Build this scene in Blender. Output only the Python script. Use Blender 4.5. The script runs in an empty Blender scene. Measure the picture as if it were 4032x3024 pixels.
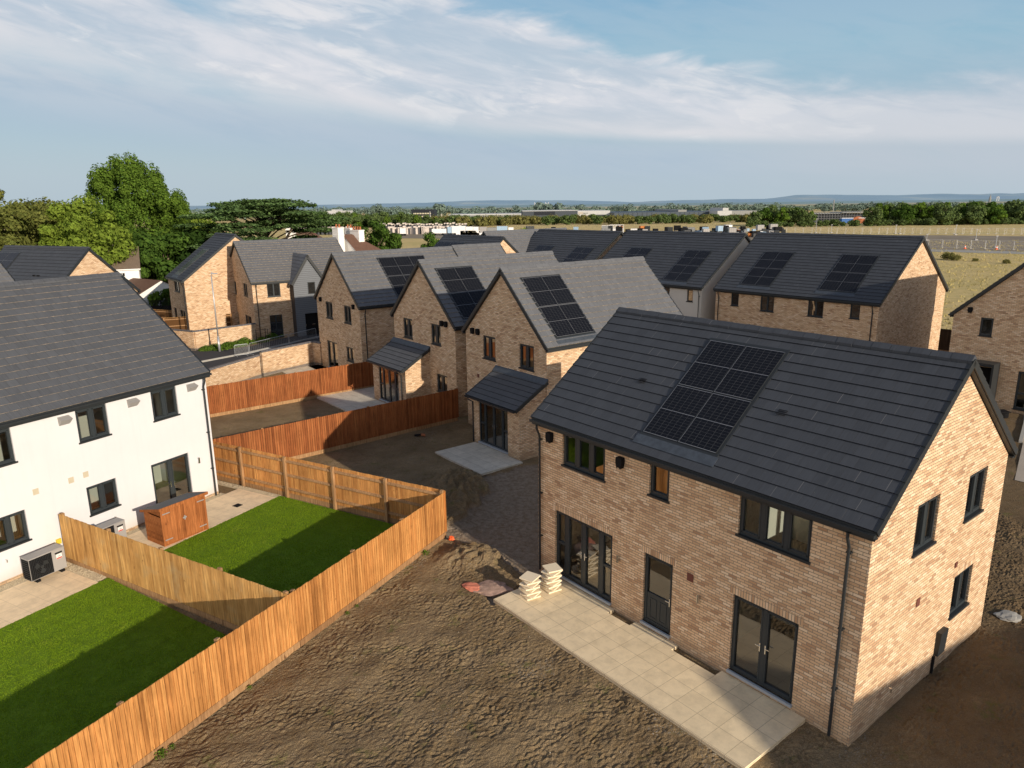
import bpy, bmesh, math, random
from math import sin, cos, tan, atan, atan2, pi, radians, sqrt, floor, hypot
from mathutils import Vector, noise
random.seed(7)
SC = bpy.context.scene
COL = SC.collection
V = Vector

# ------------------------------------------------------------------ camera
CF, CP, CR, CH = 2856.44, 0.243087, -0.012642, 11.6667
cam = bpy.data.cameras.new('camera'); camo = bpy.data.objects.new('camera', cam); COL.objects.link(camo)
cam.sensor_width = 36.0; cam.lens = CF / 4032 * 36.0; cam.clip_start = 0.1; cam.clip_end = 60000
fw = V((0, cos(CP), -sin(CP))); rt0 = V((1, 0, 0)); up0 = rt0.cross(fw)
rt = rt0 * cos(CR) + up0 * sin(CR); up = -rt0 * sin(CR) + up0 * cos(CR)
from mathutils import Matrix
camo.matrix_world = Matrix(((rt.x, up.x, -fw.x, 0), (rt.y, up.y, -fw.y, 0), (rt.z, up.z, -fw.z, CH), (0, 0, 0, 1)))
SC.camera = camo

def ray(u, v):
    return fw + rt * ((u - 2016) / CF) - up * ((v - 1512) / CF)
def gz(u, v, z=0.0):                       # a sight line met with the level z
    r = ray(u, v); t = (z - CH) / r.z; return V((0, 0, CH)) + r * t
def gy(u, v, y):                           # a sight line met with the distance y
    r = ray(u, v); return V((0, 0, CH)) + r * (y / r.y)

# ------------------------------------------------------------------ light
SUN_AZ, SUN_EL = -0.883, radians(16.75)       # direction towards the sun, angle from +x
sd = V((cos(SUN_AZ) * cos(SUN_EL), sin(SUN_AZ) * cos(SUN_EL), sin(SUN_EL)))
sl = bpy.data.lights.new('sun', 'SUN'); sl.energy = 5.0; sl.angle = radians(0.5); sl.color = (1.0, 0.86, 0.69)
so = bpy.data.objects.new('sun', sl); COL.objects.link(so)
so.rotation_mode = 'QUATERNION'; so.rotation_quaternion = (-sd).to_track_quat('-Z', 'Y'); so.location = (60, -60, 60)
SC.view_settings.view_transform = 'Standard'; SC.view_settings.look = 'None'
SC.view_settings.exposure = 0; SC.view_settings.gamma = 1

# ------------------------------------------------------------------ node helper
class NT:
    def __init__(s, tree): s.t = tree; tree.nodes.clear()
    def n(s, typ, **k):
        o = s.t.nodes.new(typ)
        for a, b in k.items(): setattr(o, a, b)
        return o
    def set(s, sock, v):
        if v is None: return
        if isinstance(v, bpy.types.NodeSocket): s.t.links.new(v, sock)
        elif isinstance(v, bpy.types.Node): s.t.links.new(v.outputs[0], sock)
        else:
            if sock.type == 'RGBA' and hasattr(v, '__len__') and len(v) == 3: v = tuple(v) + (1,)
            sock.default_value = v
    def m(s, op, a, b=None, c=None, clamp=False):
        o = s.n('ShaderNodeMath', operation=op, use_clamp=clamp)
        s.set(o.inputs[0], a); s.set(o.inputs[1], b); s.set(o.inputs[2], c); return o.outputs[0]
    def vm(s, op, a, b=None, scale=None):
        o = s.n('ShaderNodeVectorMath', operation=op); s.set(o.inputs[0], a); s.set(o.inputs[1], b)
        if scale is not None: s.set(o.inputs['Scale'], scale)
        return o.outputs[0]
    def xyz(s, x, y, z=0.0):
        o = s.n('ShaderNodeCombineXYZ'); s.set(o.inputs[0], x); s.set(o.inputs[1], y); s.set(o.inputs[2], z); return o.outputs[0]
    def sep(s, v):
        o = s.n('ShaderNodeSeparateXYZ'); s.set(o.inputs[0], v); return o.outputs
    def mix(s, f, a, b, bt='MIX'):
        o = s.n('ShaderNodeMix', data_type='RGBA', blend_type=bt, clamp_factor=True)
        s.set(o.inputs[0], f); s.set(o.inputs[6], a); s.set(o.inputs[7], b); return o.outputs[2]
    def noise(s, vec, scale, detail=3, rough=.55, dist=0.0):
        o = s.n('ShaderNodeTexNoise'); s.set(o.inputs['Vector'], vec); s.set(o.inputs['Scale'], scale)
        s.set(o.inputs['Detail'], detail); s.set(o.inputs['Roughness'], rough); s.set(o.inputs['Distortion'], dist); return o.outputs[0]
    def wn(s, vec):
        o = s.n('ShaderNodeTexWhiteNoise', noise_dimensions='3D'); s.set(o.inputs['Vector'], vec); return o.outputs[0]
    def ramp(s, f, pts, interp='LINEAR'):
        o = s.n('ShaderNodeValToRGB'); s.set(o.inputs[0], f); cr = o.color_ramp; cr.interpolation = interp
        while len(cr.elements) < len(pts): cr.elements.new(0.5)
        for e, (p, c) in zip(cr.elements, pts):
            e.position = p; e.color = tuple(c) + (1,) if len(c) == 3 else c
        return o.outputs[0]
    def mr(s, v, a, b, c=0.0, d=1.0, smooth=False):
        o = s.n('ShaderNodeMapRange', interpolation_type='SMOOTHSTEP' if smooth else 'LINEAR')
        for i, q in enumerate((v, a, b, c, d)): s.set(o.inputs[i], q)
        return o.outputs[0]
    def geo(s): return s.n('ShaderNodeNewGeometry')
    def uv(s): return s.n('ShaderNodeUVMap', uv_map='UVMap').outputs[0]
    def obj(s): return s.n('ShaderNodeTexCoord').outputs['Object']
    def pos(s): return s.n('ShaderNodeNewGeometry').outputs['Position']
    def island(s): return s.n('ShaderNodeNewGeometry').outputs['Random Per Island']
    def bump(s, h, dist=.01, strength=.6):
        o = s.n('ShaderNodeBump'); s.set(o.inputs['Height'], h); o.inputs['Distance'].default_value = dist
        o.inputs['Strength'].default_value = strength; return o.outputs[0]
    def bsdf(s, col, rough=.8, spec=.3, metal=0.0, normal=None):
        o = s.n('ShaderNodeBsdfPrincipled'); s.set(o.inputs['Base Color'], col); s.set(o.inputs['Roughness'], rough)
        s.set(o.inputs['Specular IOR Level'], spec); s.set(o.inputs['Metallic'], metal)
        if normal is not None: s.set(o.inputs['Normal'], normal)
        return o.outputs[0]
    def out(s, sh):
        o = s.n('ShaderNodeOutputMaterial'); s.t.links.new(sh, o.inputs[0])
def newmat(name):
    m = bpy.data.materials.new(name); m.use_nodes = True; return m, NT(m.node_tree)

def plain(name, col, rough=.7, spec=.3, metal=0.0, var=.12, scale=6, bump=0.0):
    m, t = newmat(name)
    n = t.noise(t.obj(), scale, 4)
    c = t.mix(n, tuple(x * (1 - var) for x in col), tuple(min(1, x * (1 + var)) for x in col))
    nm = t.bump(t.noise(t.obj(), scale * 8, 3), bump, .5) if bump else None
    t.out(t.bsdf(c, rough, spec, metal, nm)); return m

def brickmat(name, soldier=False, cols=None, mortar=(.24, .20, .155), red=.46, bw=.225, bh=.075):
    cols = cols or [(.0, (.60, .395, .235)), (.25, (.70, .48, .29)), (.7, (.76, .54, .34)), (1, (.84, .65, .45))]
    m, t = newmat(name)
    u, v, _ = t.sep(t.uv())
    if soldier: u, v = v, u
    r = t.m('FLOOR', t.m('DIVIDE', v, bh))
    off = t.m('MULTIPLY', t.m('FLOORED_MODULO', r, 2.0), .5) if not soldier else 0.0
    cu = t.m('ADD', t.m('DIVIDE', u, bw), off)
    cc = t.m('FLOOR', cu)
    fu = t.m('MULTIPLY', t.m('FRACT', cu), bw); fv = t.m('MULTIPLY', t.m('FRACT', t.m('DIVIDE', v, bh)), bh)
    mo = t.m('MAXIMUM', t.m('LESS_THAN', fu, .012), t.m('LESS_THAN', fv, .015))
    idv = t.xyz(cc, r, 3.7)
    r1 = t.wn(idv); r2 = t.wn(t.xyz(r, cc, 9.1))
    cl = t.noise(t.xyz(t.m('MULTIPLY', cc, .11), t.m('MULTIPLY', r, .17)), 1.6, 4, .6)
    base = t.ramp(r1, cols)
    thr = t.m('ADD', t.m('MULTIPLY', r2, .42), cl)
    rm = t.mr(thr, .78 + (.5 - red) * .3, .86 + (.5 - red) * .3)
    redc = t.ramp(r1, [(0, (.30, .15, .085)), (.5, (.46, .25, .13)), (1, (.54, .33, .18))])
    c = t.mix(t.m('MULTIPLY', rm, .58), base, redc)
    fine = t.noise(t.uv(), 55, 3)
    c = t.mix(.5, c, t.mix(fine, (.55, .55, .55), (1.35, 1.35, 1.35)), 'MULTIPLY')
    big = t.noise(t.uv(), .55, 3)
    c = t.mix(1.0, c, t.mix(big, (.86, .86, .86), (1.12, 1.12, 1.12)), 'MULTIPLY')
    spl = t.m('MULTIPLY', t.mr(t.m('ADD', v if not soldier else u, t.m('MULTIPLY', t.noise(t.uv(), 2.2, 4, .7), .7)), .9, .35), .5); c = t.mix(spl, c, (.26, .19, .12))
    c = t.mix(mo, c, t.mix(fine, tuple(x * .8 for x in mortar), tuple(x * 1.15 for x in mortar)))
    h = t.m('ADD', t.m('SUBTRACT', 1.0, mo), t.m('MULTIPLY', fine, .35))
    t.out(t.bsdf(c, .9, .15, 0, t.bump(h, .006, .7))); return m

def tilemat(name, col=(.098, .100, .106), w=.33, light=.5, jointc=(.20, .19, .175)):
    m, t = newmat(name)
    u, v, _ = t.sep(t.uv())
    r = t.m('FLOOR', t.m('DIVIDE', v, .335))
    cu = t.m('ADD', t.m('DIVIDE', u, w), t.m('MULTIPLY', t.m('FLOORED_MODULO', r, 2.0), .5)); cc = t.m('FLOOR', cu)
    r1 = t.wn(t.xyz(cc, r, 1.3)); r2 = t.wn(t.xyz(r, cc, 5.3))
    f = t.m('FRACT', cu)
    jo = t.m('LESS_THAN', f, .03)
    k = t.mr(r1, 0, 1, .92, 1.09)
    c = t.mix(1.0, col, t.xyz(k, k, k), 'MULTIPLY')
    st = t.noise(t.vm('MULTIPLY', t.uv(), (30.0, 1.6, 1)), 1, 4)
    c = t.mix(t.mr(st, .4, .8, 0, .35), c, tuple(min(1, x * 1.9) for x in col))
    sp = t.noise(t.uv(), 1.2, 4)
    c = t.mix(t.mr(sp, .45, .75, 0, .3), c, tuple(x * 1.3 for x in col))
    dirt = t.noise(t.vm('MULTIPLY', t.uv(), (3.0, 9.0, 1)), 1, 4, .7)
    fleck = t.m('GREATER_THAN', t.noise(t.uv(), 26, 2), .735)
    c = t.mix(t.m('MULTIPLY', fleck, .4), c, (.26, .24, .2))
    jl = t.m('MULTIPLY', jo, t.mr(r2, .80, 1.0, .05, light * .8))
    c = t.mix(jl, t.mix(jo, c, tuple(x * .6 for x in col)), jointc)
    t.out(t.bsdf(c, t.mr(st, .3, .8, .6, .75), .2, 0, t.bump(t.m('ADD', t.m('SUBTRACT', 1.0, jo), t.m('MULTIPLY', st, .12)), .006, .6)))
    return m
def nosemat(name):
    m, t = newmat(name)
    n = t.noise(t.vm('MULTIPLY', t.uv(), (5.0, 3.0, 1)), 1, 5, .7)
    t.out(t.bsdf(t.ramp(n, [(.36, (.11, .11, .11)), (.5, (.28, .24, .19)), (.68, (.55, .44, .31))]), .9, .1)); return m

def woodmat(name, a, b, knot=(.12, .05, .02), weather=None):
    m, t = newmat(name)
    o = t.obj(); isl = t.island()
    p = t.vm('ADD', o, t.xyz(t.m('MULTIPLY', isl, 37.0), t.m('MULTIPLY', isl, 91.0), t.m('MULTIPLY', isl, 53.0)))
    g = t.noise(t.vm('MULTIPLY', p, (22.0, 22.0, 1.5)), 1, 5, .6, .4)
    c = t.mix(isl, a, b); c = t.mix(t.m('GREATER_THAN', t.wn(t.xyz(isl, 1.0, 2.0)), .93), c, tuple(x * .82 for x in a))
    c = t.mix(1.0, c, t.mix(t.mr(g, .3, .7), (.62, .58, .53), (1.28, 1.26, 1.22)), 'MULTIPLY')
    kn = t.noise(t.vm('MULTIPLY', p, (9.0, 9.0, 3.2)), 1, 2)
    c = t.mix(t.mr(kn, .70, .76, 0, .75), c, knot)
    bl = t.noise(o, .9, 4)
    c = t.mix(1.0, c, t.mix(t.mr(bl, .3, .7), (.80, .78, .75), (1.14, 1.14, 1.14)), 'MULTIPLY')
    if weather: c = t.mix(t.mr(t.noise(o, 1.4, 4), .55, .72, 0, .6), c, weather)
    t.out(t.bsdf(c, .8, .2, 0, t.bump(g, .003, .5))); return m

def glassmat(name, body=None, tint=(.8, .86, .84)):
    m, t = newmat(name)
    fr = t.n('ShaderNodeFresnel'); fr.inputs[0].default_value = 1.52
    f = t.m('MULTIPLY_ADD', fr.outputs[0], 2.2, .12, clamp=True)
    gl = t.n('ShaderNodeBsdfGlossy'); gl.inputs['Roughness'].default_value = 0.0
    wob = t.bump(t.noise(t.obj(), 1.1, 1), .012, .5)
    t.set(gl.inputs['Normal'], wob)
    if body is None:
        b = t.n('ShaderNodeBsdfTransparent'); b.inputs[0].default_value = tint + (1,)
    else:
        b = t.n('ShaderNodeBsdfDiffuse'); b.inputs[0].default_value = body + (1,)
    mx = t.n('ShaderNodeMixShader'); t.set(mx.inputs[0], f); t.t.links.new(b.outputs[0], mx.inputs[1]); t.t.links.new(gl.outputs[0], mx.inputs[2])
    t.out(mx.outputs[0]); return m

def pvmat(name):
    m, t = newmat(name)
    u, v, _ = t.sep(t.uv())
    fu = t.m('FRACT', t.m('DIVIDE', u, .184)); fv = t.m('FRACT', t.m('DIVIDE', v, .0925))
    l1 = t.m('LESS_THAN', fu, .045); l2 = t.m('LESS_THAN', fv, .06)
    bus = t.m('LESS_THAN', t.m('FRACT', t.m('DIVIDE', u, .0184)), .08)
    c = t.mix(t.m('MULTIPLY', bus, .12), (.005, .006, .009), (.06, .06, .065))
    c = t.mix(t.m('MULTIPLY', t.m('MAXIMUM', l1, l2), .5), c, (.13, .13, .13))
    t.out(t.bsdf(c, .16, .22, 0)); return m

def soilmat(name):
    m, t = newmat(name)
    p = t.pos(); x, y, z = t.sep(p)
    n1 = t.noise(p, .55, 6, .68); n2 = t.noise(p, 5.5, 5, .65); n3 = t.noise(p, 38, 3, .6)
    c = t.ramp(n1, [(.3, (.15, .100, .052)), (.45, (.235, .165, .088)), (.6, (.33, .24, .137)), (.75, (.44, .335, .20))])
    c = t.mix(t.mr(n2, .35, .7), c, t.mix(n3, (.11, .078, .045), (.38, .295, .19)), 'MIX')
    c = t.mix(.6, c, t.mix(t.mr(n3, .3, .7), (.55, .55, .55), (1.4, 1.38, 1.3)), 'MULTIPLY')
    c = t.mix(t.mr(t.m('ADD', x, t.m('MULTIPLY', n1, 2.0)), 8.5, 11.0, 0, .45), c, (.085, .052, .028))  # darker towards the right: shade on that ground put into the soil colour
    # stone specks
    peb = t.n('ShaderNodeTexVoronoi'); t.set(peb.inputs['Vector'], p); peb.inputs['Scale'].default_value = 16
    pm = t.m('LESS_THAN', peb.outputs['Distance'], t.mr(t.wn(t.vm('FLOOR', peb.outputs['Position'])), .78, 1, .0, .30))
    c = t.mix(t.m('MULTIPLY', pm, .8), c, t.mix(n3, (.20, .18, .15), (.48, .44, .38)))
    # weeds
    w = t.mr(t.m('ADD', t.noise(p, 1.3, 4, .7), t.m('MULTIPLY', t.noise(p, 14, 2), .25)), .72, .82, 0, .55)
    c = t.mix(w, c, (.12, .135, .035))
    # stony grey-pink ground at the low track, painted by the vertex layer 'stony'
    a = t.n('ShaderNodeAttribute', attribute_name='stony').outputs['Fac']
    st = t.mix(t.mr(n2, .3, .7), (.21, .155, .105), t.mix(n3, (.24, .185, .135), (.50, .42, .33)))
    c = t.mix(t.m('MULTIPLY', a, t.mr(n2, .3, .55, .65, 1)), c, st)
    h = t.m('ADD', t.m('ADD', n2, t.m('MULTIPLY', n3, .4)), t.m('MULTIPLY', pm, .3))
    t.out(t.bsdf(c, .95, .1, 0, t.bump(t.m('ADD', h, t.m('MULTIPLY', t.noise(p, 24, 3, .7), .8)), .075, 1.0))); return m

def fieldmat(name):
    m, t = newmat(name)
    p = t.pos(); x, y, z = t.sep(p)
    pa = t.vm('MULTIPLY', p, (.35, 1.0, 1.0))
    n1 = t.noise(pa, .018, 5, .6); n2 = t.noise(p, .35, 5, .7); n3 = t.noise(t.vm('MULTIPLY', p, (.4, 2.0, 1)), 1.5, 4, .7)
    c = t.ramp(n1, [(.34, (.50, .42, .18)), (.45, (.60, .48, .22)), (.6, (.66, .50, .25)), (.75, (.72, .56, .30))])
    c = t.mix(t.mr(n2, .35, .72, 0, .5), c, (.42, .375, .15))
    c = t.mix(t.mr(n3, .4, .65, 0, .7), c, (.66, .52, .28))
    c = t.mix(.7, c, t.mix(n3, (.6, .6, .6), (1.35, 1.35, 1.35)), 'MULTIPLY')
    # beyond the trees distance haze is put into the land's colour
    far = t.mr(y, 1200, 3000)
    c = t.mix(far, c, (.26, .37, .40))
    t.out(t.bsdf(c, 1, 0, 0, t.bump(t.noise(p, 1.6, 6, .75), .5, .8))); return m

def slabmat(name, col, var=.16, s=.45, edge=(.16, .13, .09), rotoff=0):
    m, t = newmat(name)
    u, v, _ = t.sep(t.uv())
    cu = t.m('FLOOR', t.m('DIVIDE', u, s)); cv = t.m('FLOOR', t.m('DIVIDE', v, s))
    fu = t.m('MULTIPLY', t.m('FRACT', t.m('DIVIDE', u, s)), s); fv = t.m('MULTIPLY', t.m('FRACT', t.m('DIVIDE', v, s)), s)
    j = t.m('MAXIMUM', t.m('LESS_THAN', fu, .010), t.m('LESS_THAN', fv, .010))
    r = t.wn(t.xyz(cu, cv, 2.2)); k = t.mr(r, 0, 1, 1 - var * .6, 1 + var * .6)
    c = t.mix(1.0, col, t.xyz(k, k, k), 'MULTIPLY')
    c = t.mix(t.mr(t.noise(t.uv(), 2.3, 5, .7), .42, .72, 0, .62), c, tuple(x * .64 for x in col))
    sm = t.m('GREATER_THAN', t.noise(t.uv(), 7, 4, .8), .70)
    c = t.mix(t.m('MULTIPLY', sm, .5), c, (.16, .12, .08))
    n = t.noise(t.uv(), 60, 3)
    c = t.mix(.35, c, t.mix(n, (.6, .6, .6), (1.4, 1.4, 1.4)), 'MULTIPLY')
    c = t.mix(t.m('MULTIPLY', j, .8), c, edge)
    t.out(t.bsdf(c, .85, .2, 0, t.bump(t.m('SUBTRACT', n, t.m('MULTIPLY', j, 2.0)), .004, .5))); return m

def leafmat(name, a, b, trans=.35, patch=1.2):
    m, t = newmat(name)
    isl = t.island(); n = t.noise(t.obj(), patch, 3)
    c = t.mix(t.m('ADD', t.m('MULTIPLY', isl, .6), t.m('MULTIPLY', n, .4)), a, b)
    c = t.mix(1.0, c, t.mix(t.wn(t.xyz(isl, isl, 2.0)), (.7, .7, .7), (1.25, 1.25, 1.2)), 'MULTIPLY')
    d = t.n('ShaderNodeBsdfDiffuse'); t.set(d.inputs[0], c)
    tr = t.n('ShaderNodeBsdfTranslucent'); t.set(tr.inputs[0], t.mix(.5, c, (c and (.35, .42, .06)), 'MIX') if False else c)
    mx = t.n('ShaderNodeMixShader'); mx.inputs[0].default_value = trans
    t.t.links.new(d.outputs[0], mx.inputs[1]); t.t.links.new(tr.outputs[0], mx.inputs[2]); t.out(mx.outputs[0]); return m

def clapmat(name, col):
    m, t = newmat(name)
    u, v, _ = t.sep(t.uv()); f = t.m('FRACT', t.m('DIVIDE', v, .17))
    c = t.mix(t.m('LESS_THAN', f, .12), col, tuple(x * .35 for x in col))
    n = t.noise(t.vm('MULTIPLY', t.uv(), (1.5, 12.0, 1)), 1, 4)
    c = t.mix(1.0, c, t.mix(n, (.85, .85, .85), (1.12, 1.12, 1.12)), 'MULTIPLY')
    t.out(t.bsdf(c, .6, .3, 0, t.bump(f, .02, .8))); return m

M = {}
M['brick'] = brickmat('brick')
M['soldier'] = brickmat('brick_soldier', True)
M['bluebrick'] = brickmat('blue_brick', True, [(0, (.05, .052, .06)), (1, (.12, .12, .14))], (.26, .26, .27), 0, .225, .075)
M['bluebrick_h'] = brickmat('blue_brick_plinth', False, [(0, (.05, .052, .06)), (1, (.12, .12, .14))], (.3, .28, .25), 0)
def rendermat(name, col):
    m, t = newmat(name); u, v, _ = t.sep(t.uv())
    n = t.noise(t.uv(), .8, 5, .6); st = t.noise(t.vm('MULTIPLY', t.uv(), (5.0, .35, 1)), 1, 4, .6)
    c = t.mix(n, tuple(x * .94 for x in col), tuple(x * 1.04 for x in col))
    c = t.mix(t.mr(st, .5, .75, 0, .12), c, tuple(x * .72 for x in col))
    c = t.mix(t.m('MULTIPLY', t.mr(t.m('ADD', v, t.m('MULTIPLY', st, .5)), .75, .25), .4), c, (.42, .33, .22))
    t.out(t.bsdf(c, .95, .1, 0, t.bump(t.noise(t.uv(), 45, 3), .003, .5))); return m
M['render'] = rendermat('white_render', (.66, .66, .675))
M['render2'] = plain('pale_render', (.62, .60, .55), .9, .1, 0, .04, 1.5, .002)
M['oldwhite'] = plain('old_white_paint', (.80, .78, .74), .9, .1, 0, .06, 2)
M['clad'] = clapmat('grey_cladding', (.165, .18, .20))
M['clad2'] = plain('dark_corner_cladding', (.05, .045, .045), .7, .2)
M['tile'] = tilemat('concrete_tile', (.118, .123, .132))  # copy for sunlit slopes, their brightness put into the colour
M['tilemid'] = tilemat('grey_concrete_tile', (.082, .087, .096))  # middle copy: weaker light on these slopes put into the colour
M['tile_shade'] = tilemat('shade_concrete_tile', (.051, .057, .067), light=.9, jointc=(.30, .29, .28))  # copy of the tile for shade-side roofs, shade put into its colour
M['tile_old'] = tilemat('old_brown_tile', (.15, .115, .085), .25, .2)
M['tile_red'] = tilemat('old_red_tile', (.125, .07, .048), .2, .2)
M['nose'] = nosemat('tile_nose')
M['nose_shade'] = plain('shade_tile_nose', (.016, .016, .018), .95, .05, 0, .5, 9)  # nose copy for roofs turned from the sun, painted as dark as their shade
M['dark'] = plain('anthracite_trim', (.022, .026, .029), .45, .4, 0, .15, 3)
M['frame'] = plain('anthracite_frame', (.030, .038, .043), .4, .4, 0, .08, 5)
M['lead'] = plain('lead_flashing', (.065, .078, .095), .5, .4, .2, .5, 7, .01)
M['pv'] = pvmat('solar_cells')
M['alu'] = plain('aluminium', (.42, .42, .42), .35, .5, .6)
M['chrome'] = plain('chrome', (.7, .7, .7), .2, .5, 1)
M['sill_grey'] = plain('grey_threshold', (.32, .36, .40), .5, .4)
M['glass'] = glassmat('window_glass')
M['glassfar'] = glassmat('dark_window_glass', (.012, .014, .015))
M['interior'] = plain('interior_cream', (.62, .60, .54), .9, .1, 0, .04)
M['floorin'] = plain('interior_floor', (.24, .19, .13), .8, .2)
M['wood_new'] = woodmat('new_fence_wood', (.49, .225, .072), (.63, .325, .112))
M['wood_gold'] = woodmat('golden_fence_wood', (.44, .24, .08), (.58, .35, .13), weather=(.40, .30, .16))
M['wood_red'] = woodmat('red_stained_wood', (.25, .082, .028), (.36, .135, .048), (.09, .025, .01))
M['wood_post'] = woodmat('post_wood', (.33, .19, .095), (.40, .25, .13))
M['wood_shed'] = woodmat('shed_wood', (.33, .115, .035), (.40, .15, .05), (.11, .03, .012))
M['wood_dark'] = woodmat('dark_wood', (.07, .045, .03), (.10, .065, .04))
M['gap_shade'] = plain('wood_gap_shade', (.10, .05, .02), .9, .1)
M['felt'] = plain('roofing_felt', (.17, .17, .165), .95, .1, 0, .15, 30, .004)
M['black'] = plain('black_plastic', (.010, .010, .011), .8, .15)
M['grey'] = plain('grey_painted_metal', (.33, .32, .31), .5, .4, 0, .04)
M['galv'] = plain('galvanised_steel', (.48, .50, .52), .4, .5, .5)
M['white'] = plain('white_paint', (.78, .78, .77), .5, .4, 0, .04)
M['vent'] = plain('beige_vent', (.52, .46, .34), .6, .3)
M['ventred'] = plain('terracotta_vent', (.16, .06, .045), .7, .2)
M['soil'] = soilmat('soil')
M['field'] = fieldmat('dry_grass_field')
M['patio'] = slabmat('cream_paving', (.82, .68, .455), .09, .6, (.30, .24, .16))
M['patio2'] = slabmat('pale_paving', (.60, .555, .46), .08, .6)
M['patio3'] = slabmat('buff_paving', (.82, .655, .44), .04, .6, (.5, .40, .27))
M['stone'] = plain('cream_slab', (.80, .70, .52), .85, .2, 0, .08, 20, .004)
M['pinkrubble'] = plain('pink_rubble', (.42, .29, .23), .95, .1, 0, .7, 9, .12)
M['gravel'] = plain('cream_gravel', (.52, .44, .31), .95, .1, 0, .6, 45, .05)
M['asphalt'] = plain('asphalt', (.055, .055, .058), .9, .2, 0, .25, 8, .01)
M['asphalt_old'] = plain('old_asphalt', (.26, .22, .165), .95, .1, 0, .45, .12, .02)
M['kerb'] = plain('kerb_concrete', (.36, .35, .32), .9, .1, 0, .1, 8)
M['concrete'] = plain('haul_road', (.40, .35, .29), .95, .1, 0, .15, 1.2, .01)
M['lawn'] = plain('turf_base', (.12, .20, .015), .95, .1, 0, .5, 3, .05)
M['orange'] = plain('orange_plastic', (.75, .12, .03), .5, .4)
M['pink'] = plain('pink_membrane', (.62, .22, .14), .7, .3)
M['yellow'] = plain('yellow_plastic', (.75, .55, .05), .5, .4)
M['leadwhite'] = plain('white_sticker', (.8, .78, .76), .5, .3, 0, .02)
M['redp'] = plain('red_paint', (.55, .03, .02), .5, .4)
M['terracotta'] = plain('terracotta', (.36, .13, .06), .8, .2)
M['bark'] = plain('bark', (.16, .125, .09), .95, .1, 0, .4, 5, .03)
M['barkpale'] = plain('pale_bark', (.30, .26, .19), .95, .1, 0, .3, 5, .03)

# ------------------------------------------------------------------ mesh helper
class MB:
    def __init__(s): s.v = []; s.f = []; s.mi = []; s.uvs = {}
    def quad(s, a, b, c, d, mi=0, uv=None):
        n = len(s.v); s.v += [tuple(a), tuple(b), tuple(c), tuple(d)]; s.f.append((n, n + 1, n + 2, n + 3)); s.mi.append(mi)
        if uv: s.uvs[len(s.f) - 1] = uv
    def poly(s, pts, mi=0, uv=None):
        n = len(s.v); s.v += [tuple(p) for p in pts]; s.f.append(tuple(range(n, n + len(pts)))); s.mi.append(mi)
        if uv: s.uvs[len(s.f) - 1] = uv
    def hexa(s, p, mi=0):                      # 8 corners: bottom 0-3, top 4-7
        n = len(s.v); s.v += [tuple(q) for q in p]
        for f in ((0, 3, 2, 1), (4, 5, 6, 7), (0, 1, 5, 4), (1, 2, 6, 5), (2, 3, 7, 6), (3, 0, 4, 7)):
            s.f.append(tuple(n + i for i in f)); s.mi.append(mi)
    def box(s, x0, x1, y0, y1, z0, z1, mi=0):
        s.hexa([(x0, y0, z0), (x1, y0, z0), (x1, y1, z0), (x0, y1, z0), (x0, y0, z1), (x1, y0, z1), (x1, y1, z1), (x0, y1, z1)], mi)
    def tube(s, pts, r, n=8, mi=0, cap=True, r2=None):
        rings = []
        pts = [V(p) for p in pts]
        for i, p in enumerate(pts):
            d = (pts[min(i + 1, len(pts) - 1)] - pts[max(i - 1, 0)]).normalized()
            a = d.orthogonal().normalized() if abs(d.z) > .9 else d.cross(V((0, 0, 1))).normalized(); b = d.cross(a)
            rr = r if r2 is None else r + (r2 - r) * i / (len(pts) - 1)
            st = len(s.v)
            for k in range(n):
                q = p + (a * cos(2 * pi * k / n) + b * sin(2 * pi * k / n)) * rr; s.v.append(tuple(q))
            rings.append(st)
        for i in range(len(rings) - 1):
            for k in range(n):
                s.f.append((rings[i] + k, rings[i] + (k + 1) % n, rings[i + 1] + (k + 1) % n, rings[i + 1] + k)); s.mi.append(mi)
        if cap:
            s.f.append(tuple(rings[0] + k for k in range(n))[::-1]); s.mi.append(mi)
            s.f.append(tuple(rings[-1] + k for k in range(n))); s.mi.append(mi)
    def build(s, name, mats, parent=None, smooth=False, uv=True):
        me = bpy.data.meshes.new(name); me.from_pydata(s.v, [], s.f)
        if not isinstance(mats, (list, tuple)): mats = [mats]
        for m in mats: me.materials.append(M[m] if isinstance(m, str) else m)
        if len(mats) > 1: me.polygons.foreach_set('material_index', s.mi)
        if uv:
            ul = me.uv_layers.new(name='UVMap'); data = [0.0] * (2 * len(me.loops))
            for p in me.polygons:
                c = s.uvs.get(p.index); nx, ny, nz = abs(p.normal.x), abs(p.normal.y), abs(p.normal.z)
                for k, li in enumerate(p.loop_indices):
                    if c: a, b = c[k]
                    else:
                        q = s.v[me.loops[li].vertex_index]
                        if nz > max(nx, ny): a, b = q[0], q[1]
                        elif nx > ny: a, b = q[1], q[2]
                        else: a, b = q[0], q[2]
                    data[2 * li] = a; data[2 * li + 1] = b
            ul.data.foreach_set('uv', data)
        if smooth: me.polygons.foreach_set('use_smooth', [True] * len(me.polygons))
        me.update()
        o = bpy.data.objects.new(name, me); COL.objects.link(o)
        if parent: o.parent = parent
        return o

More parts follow.
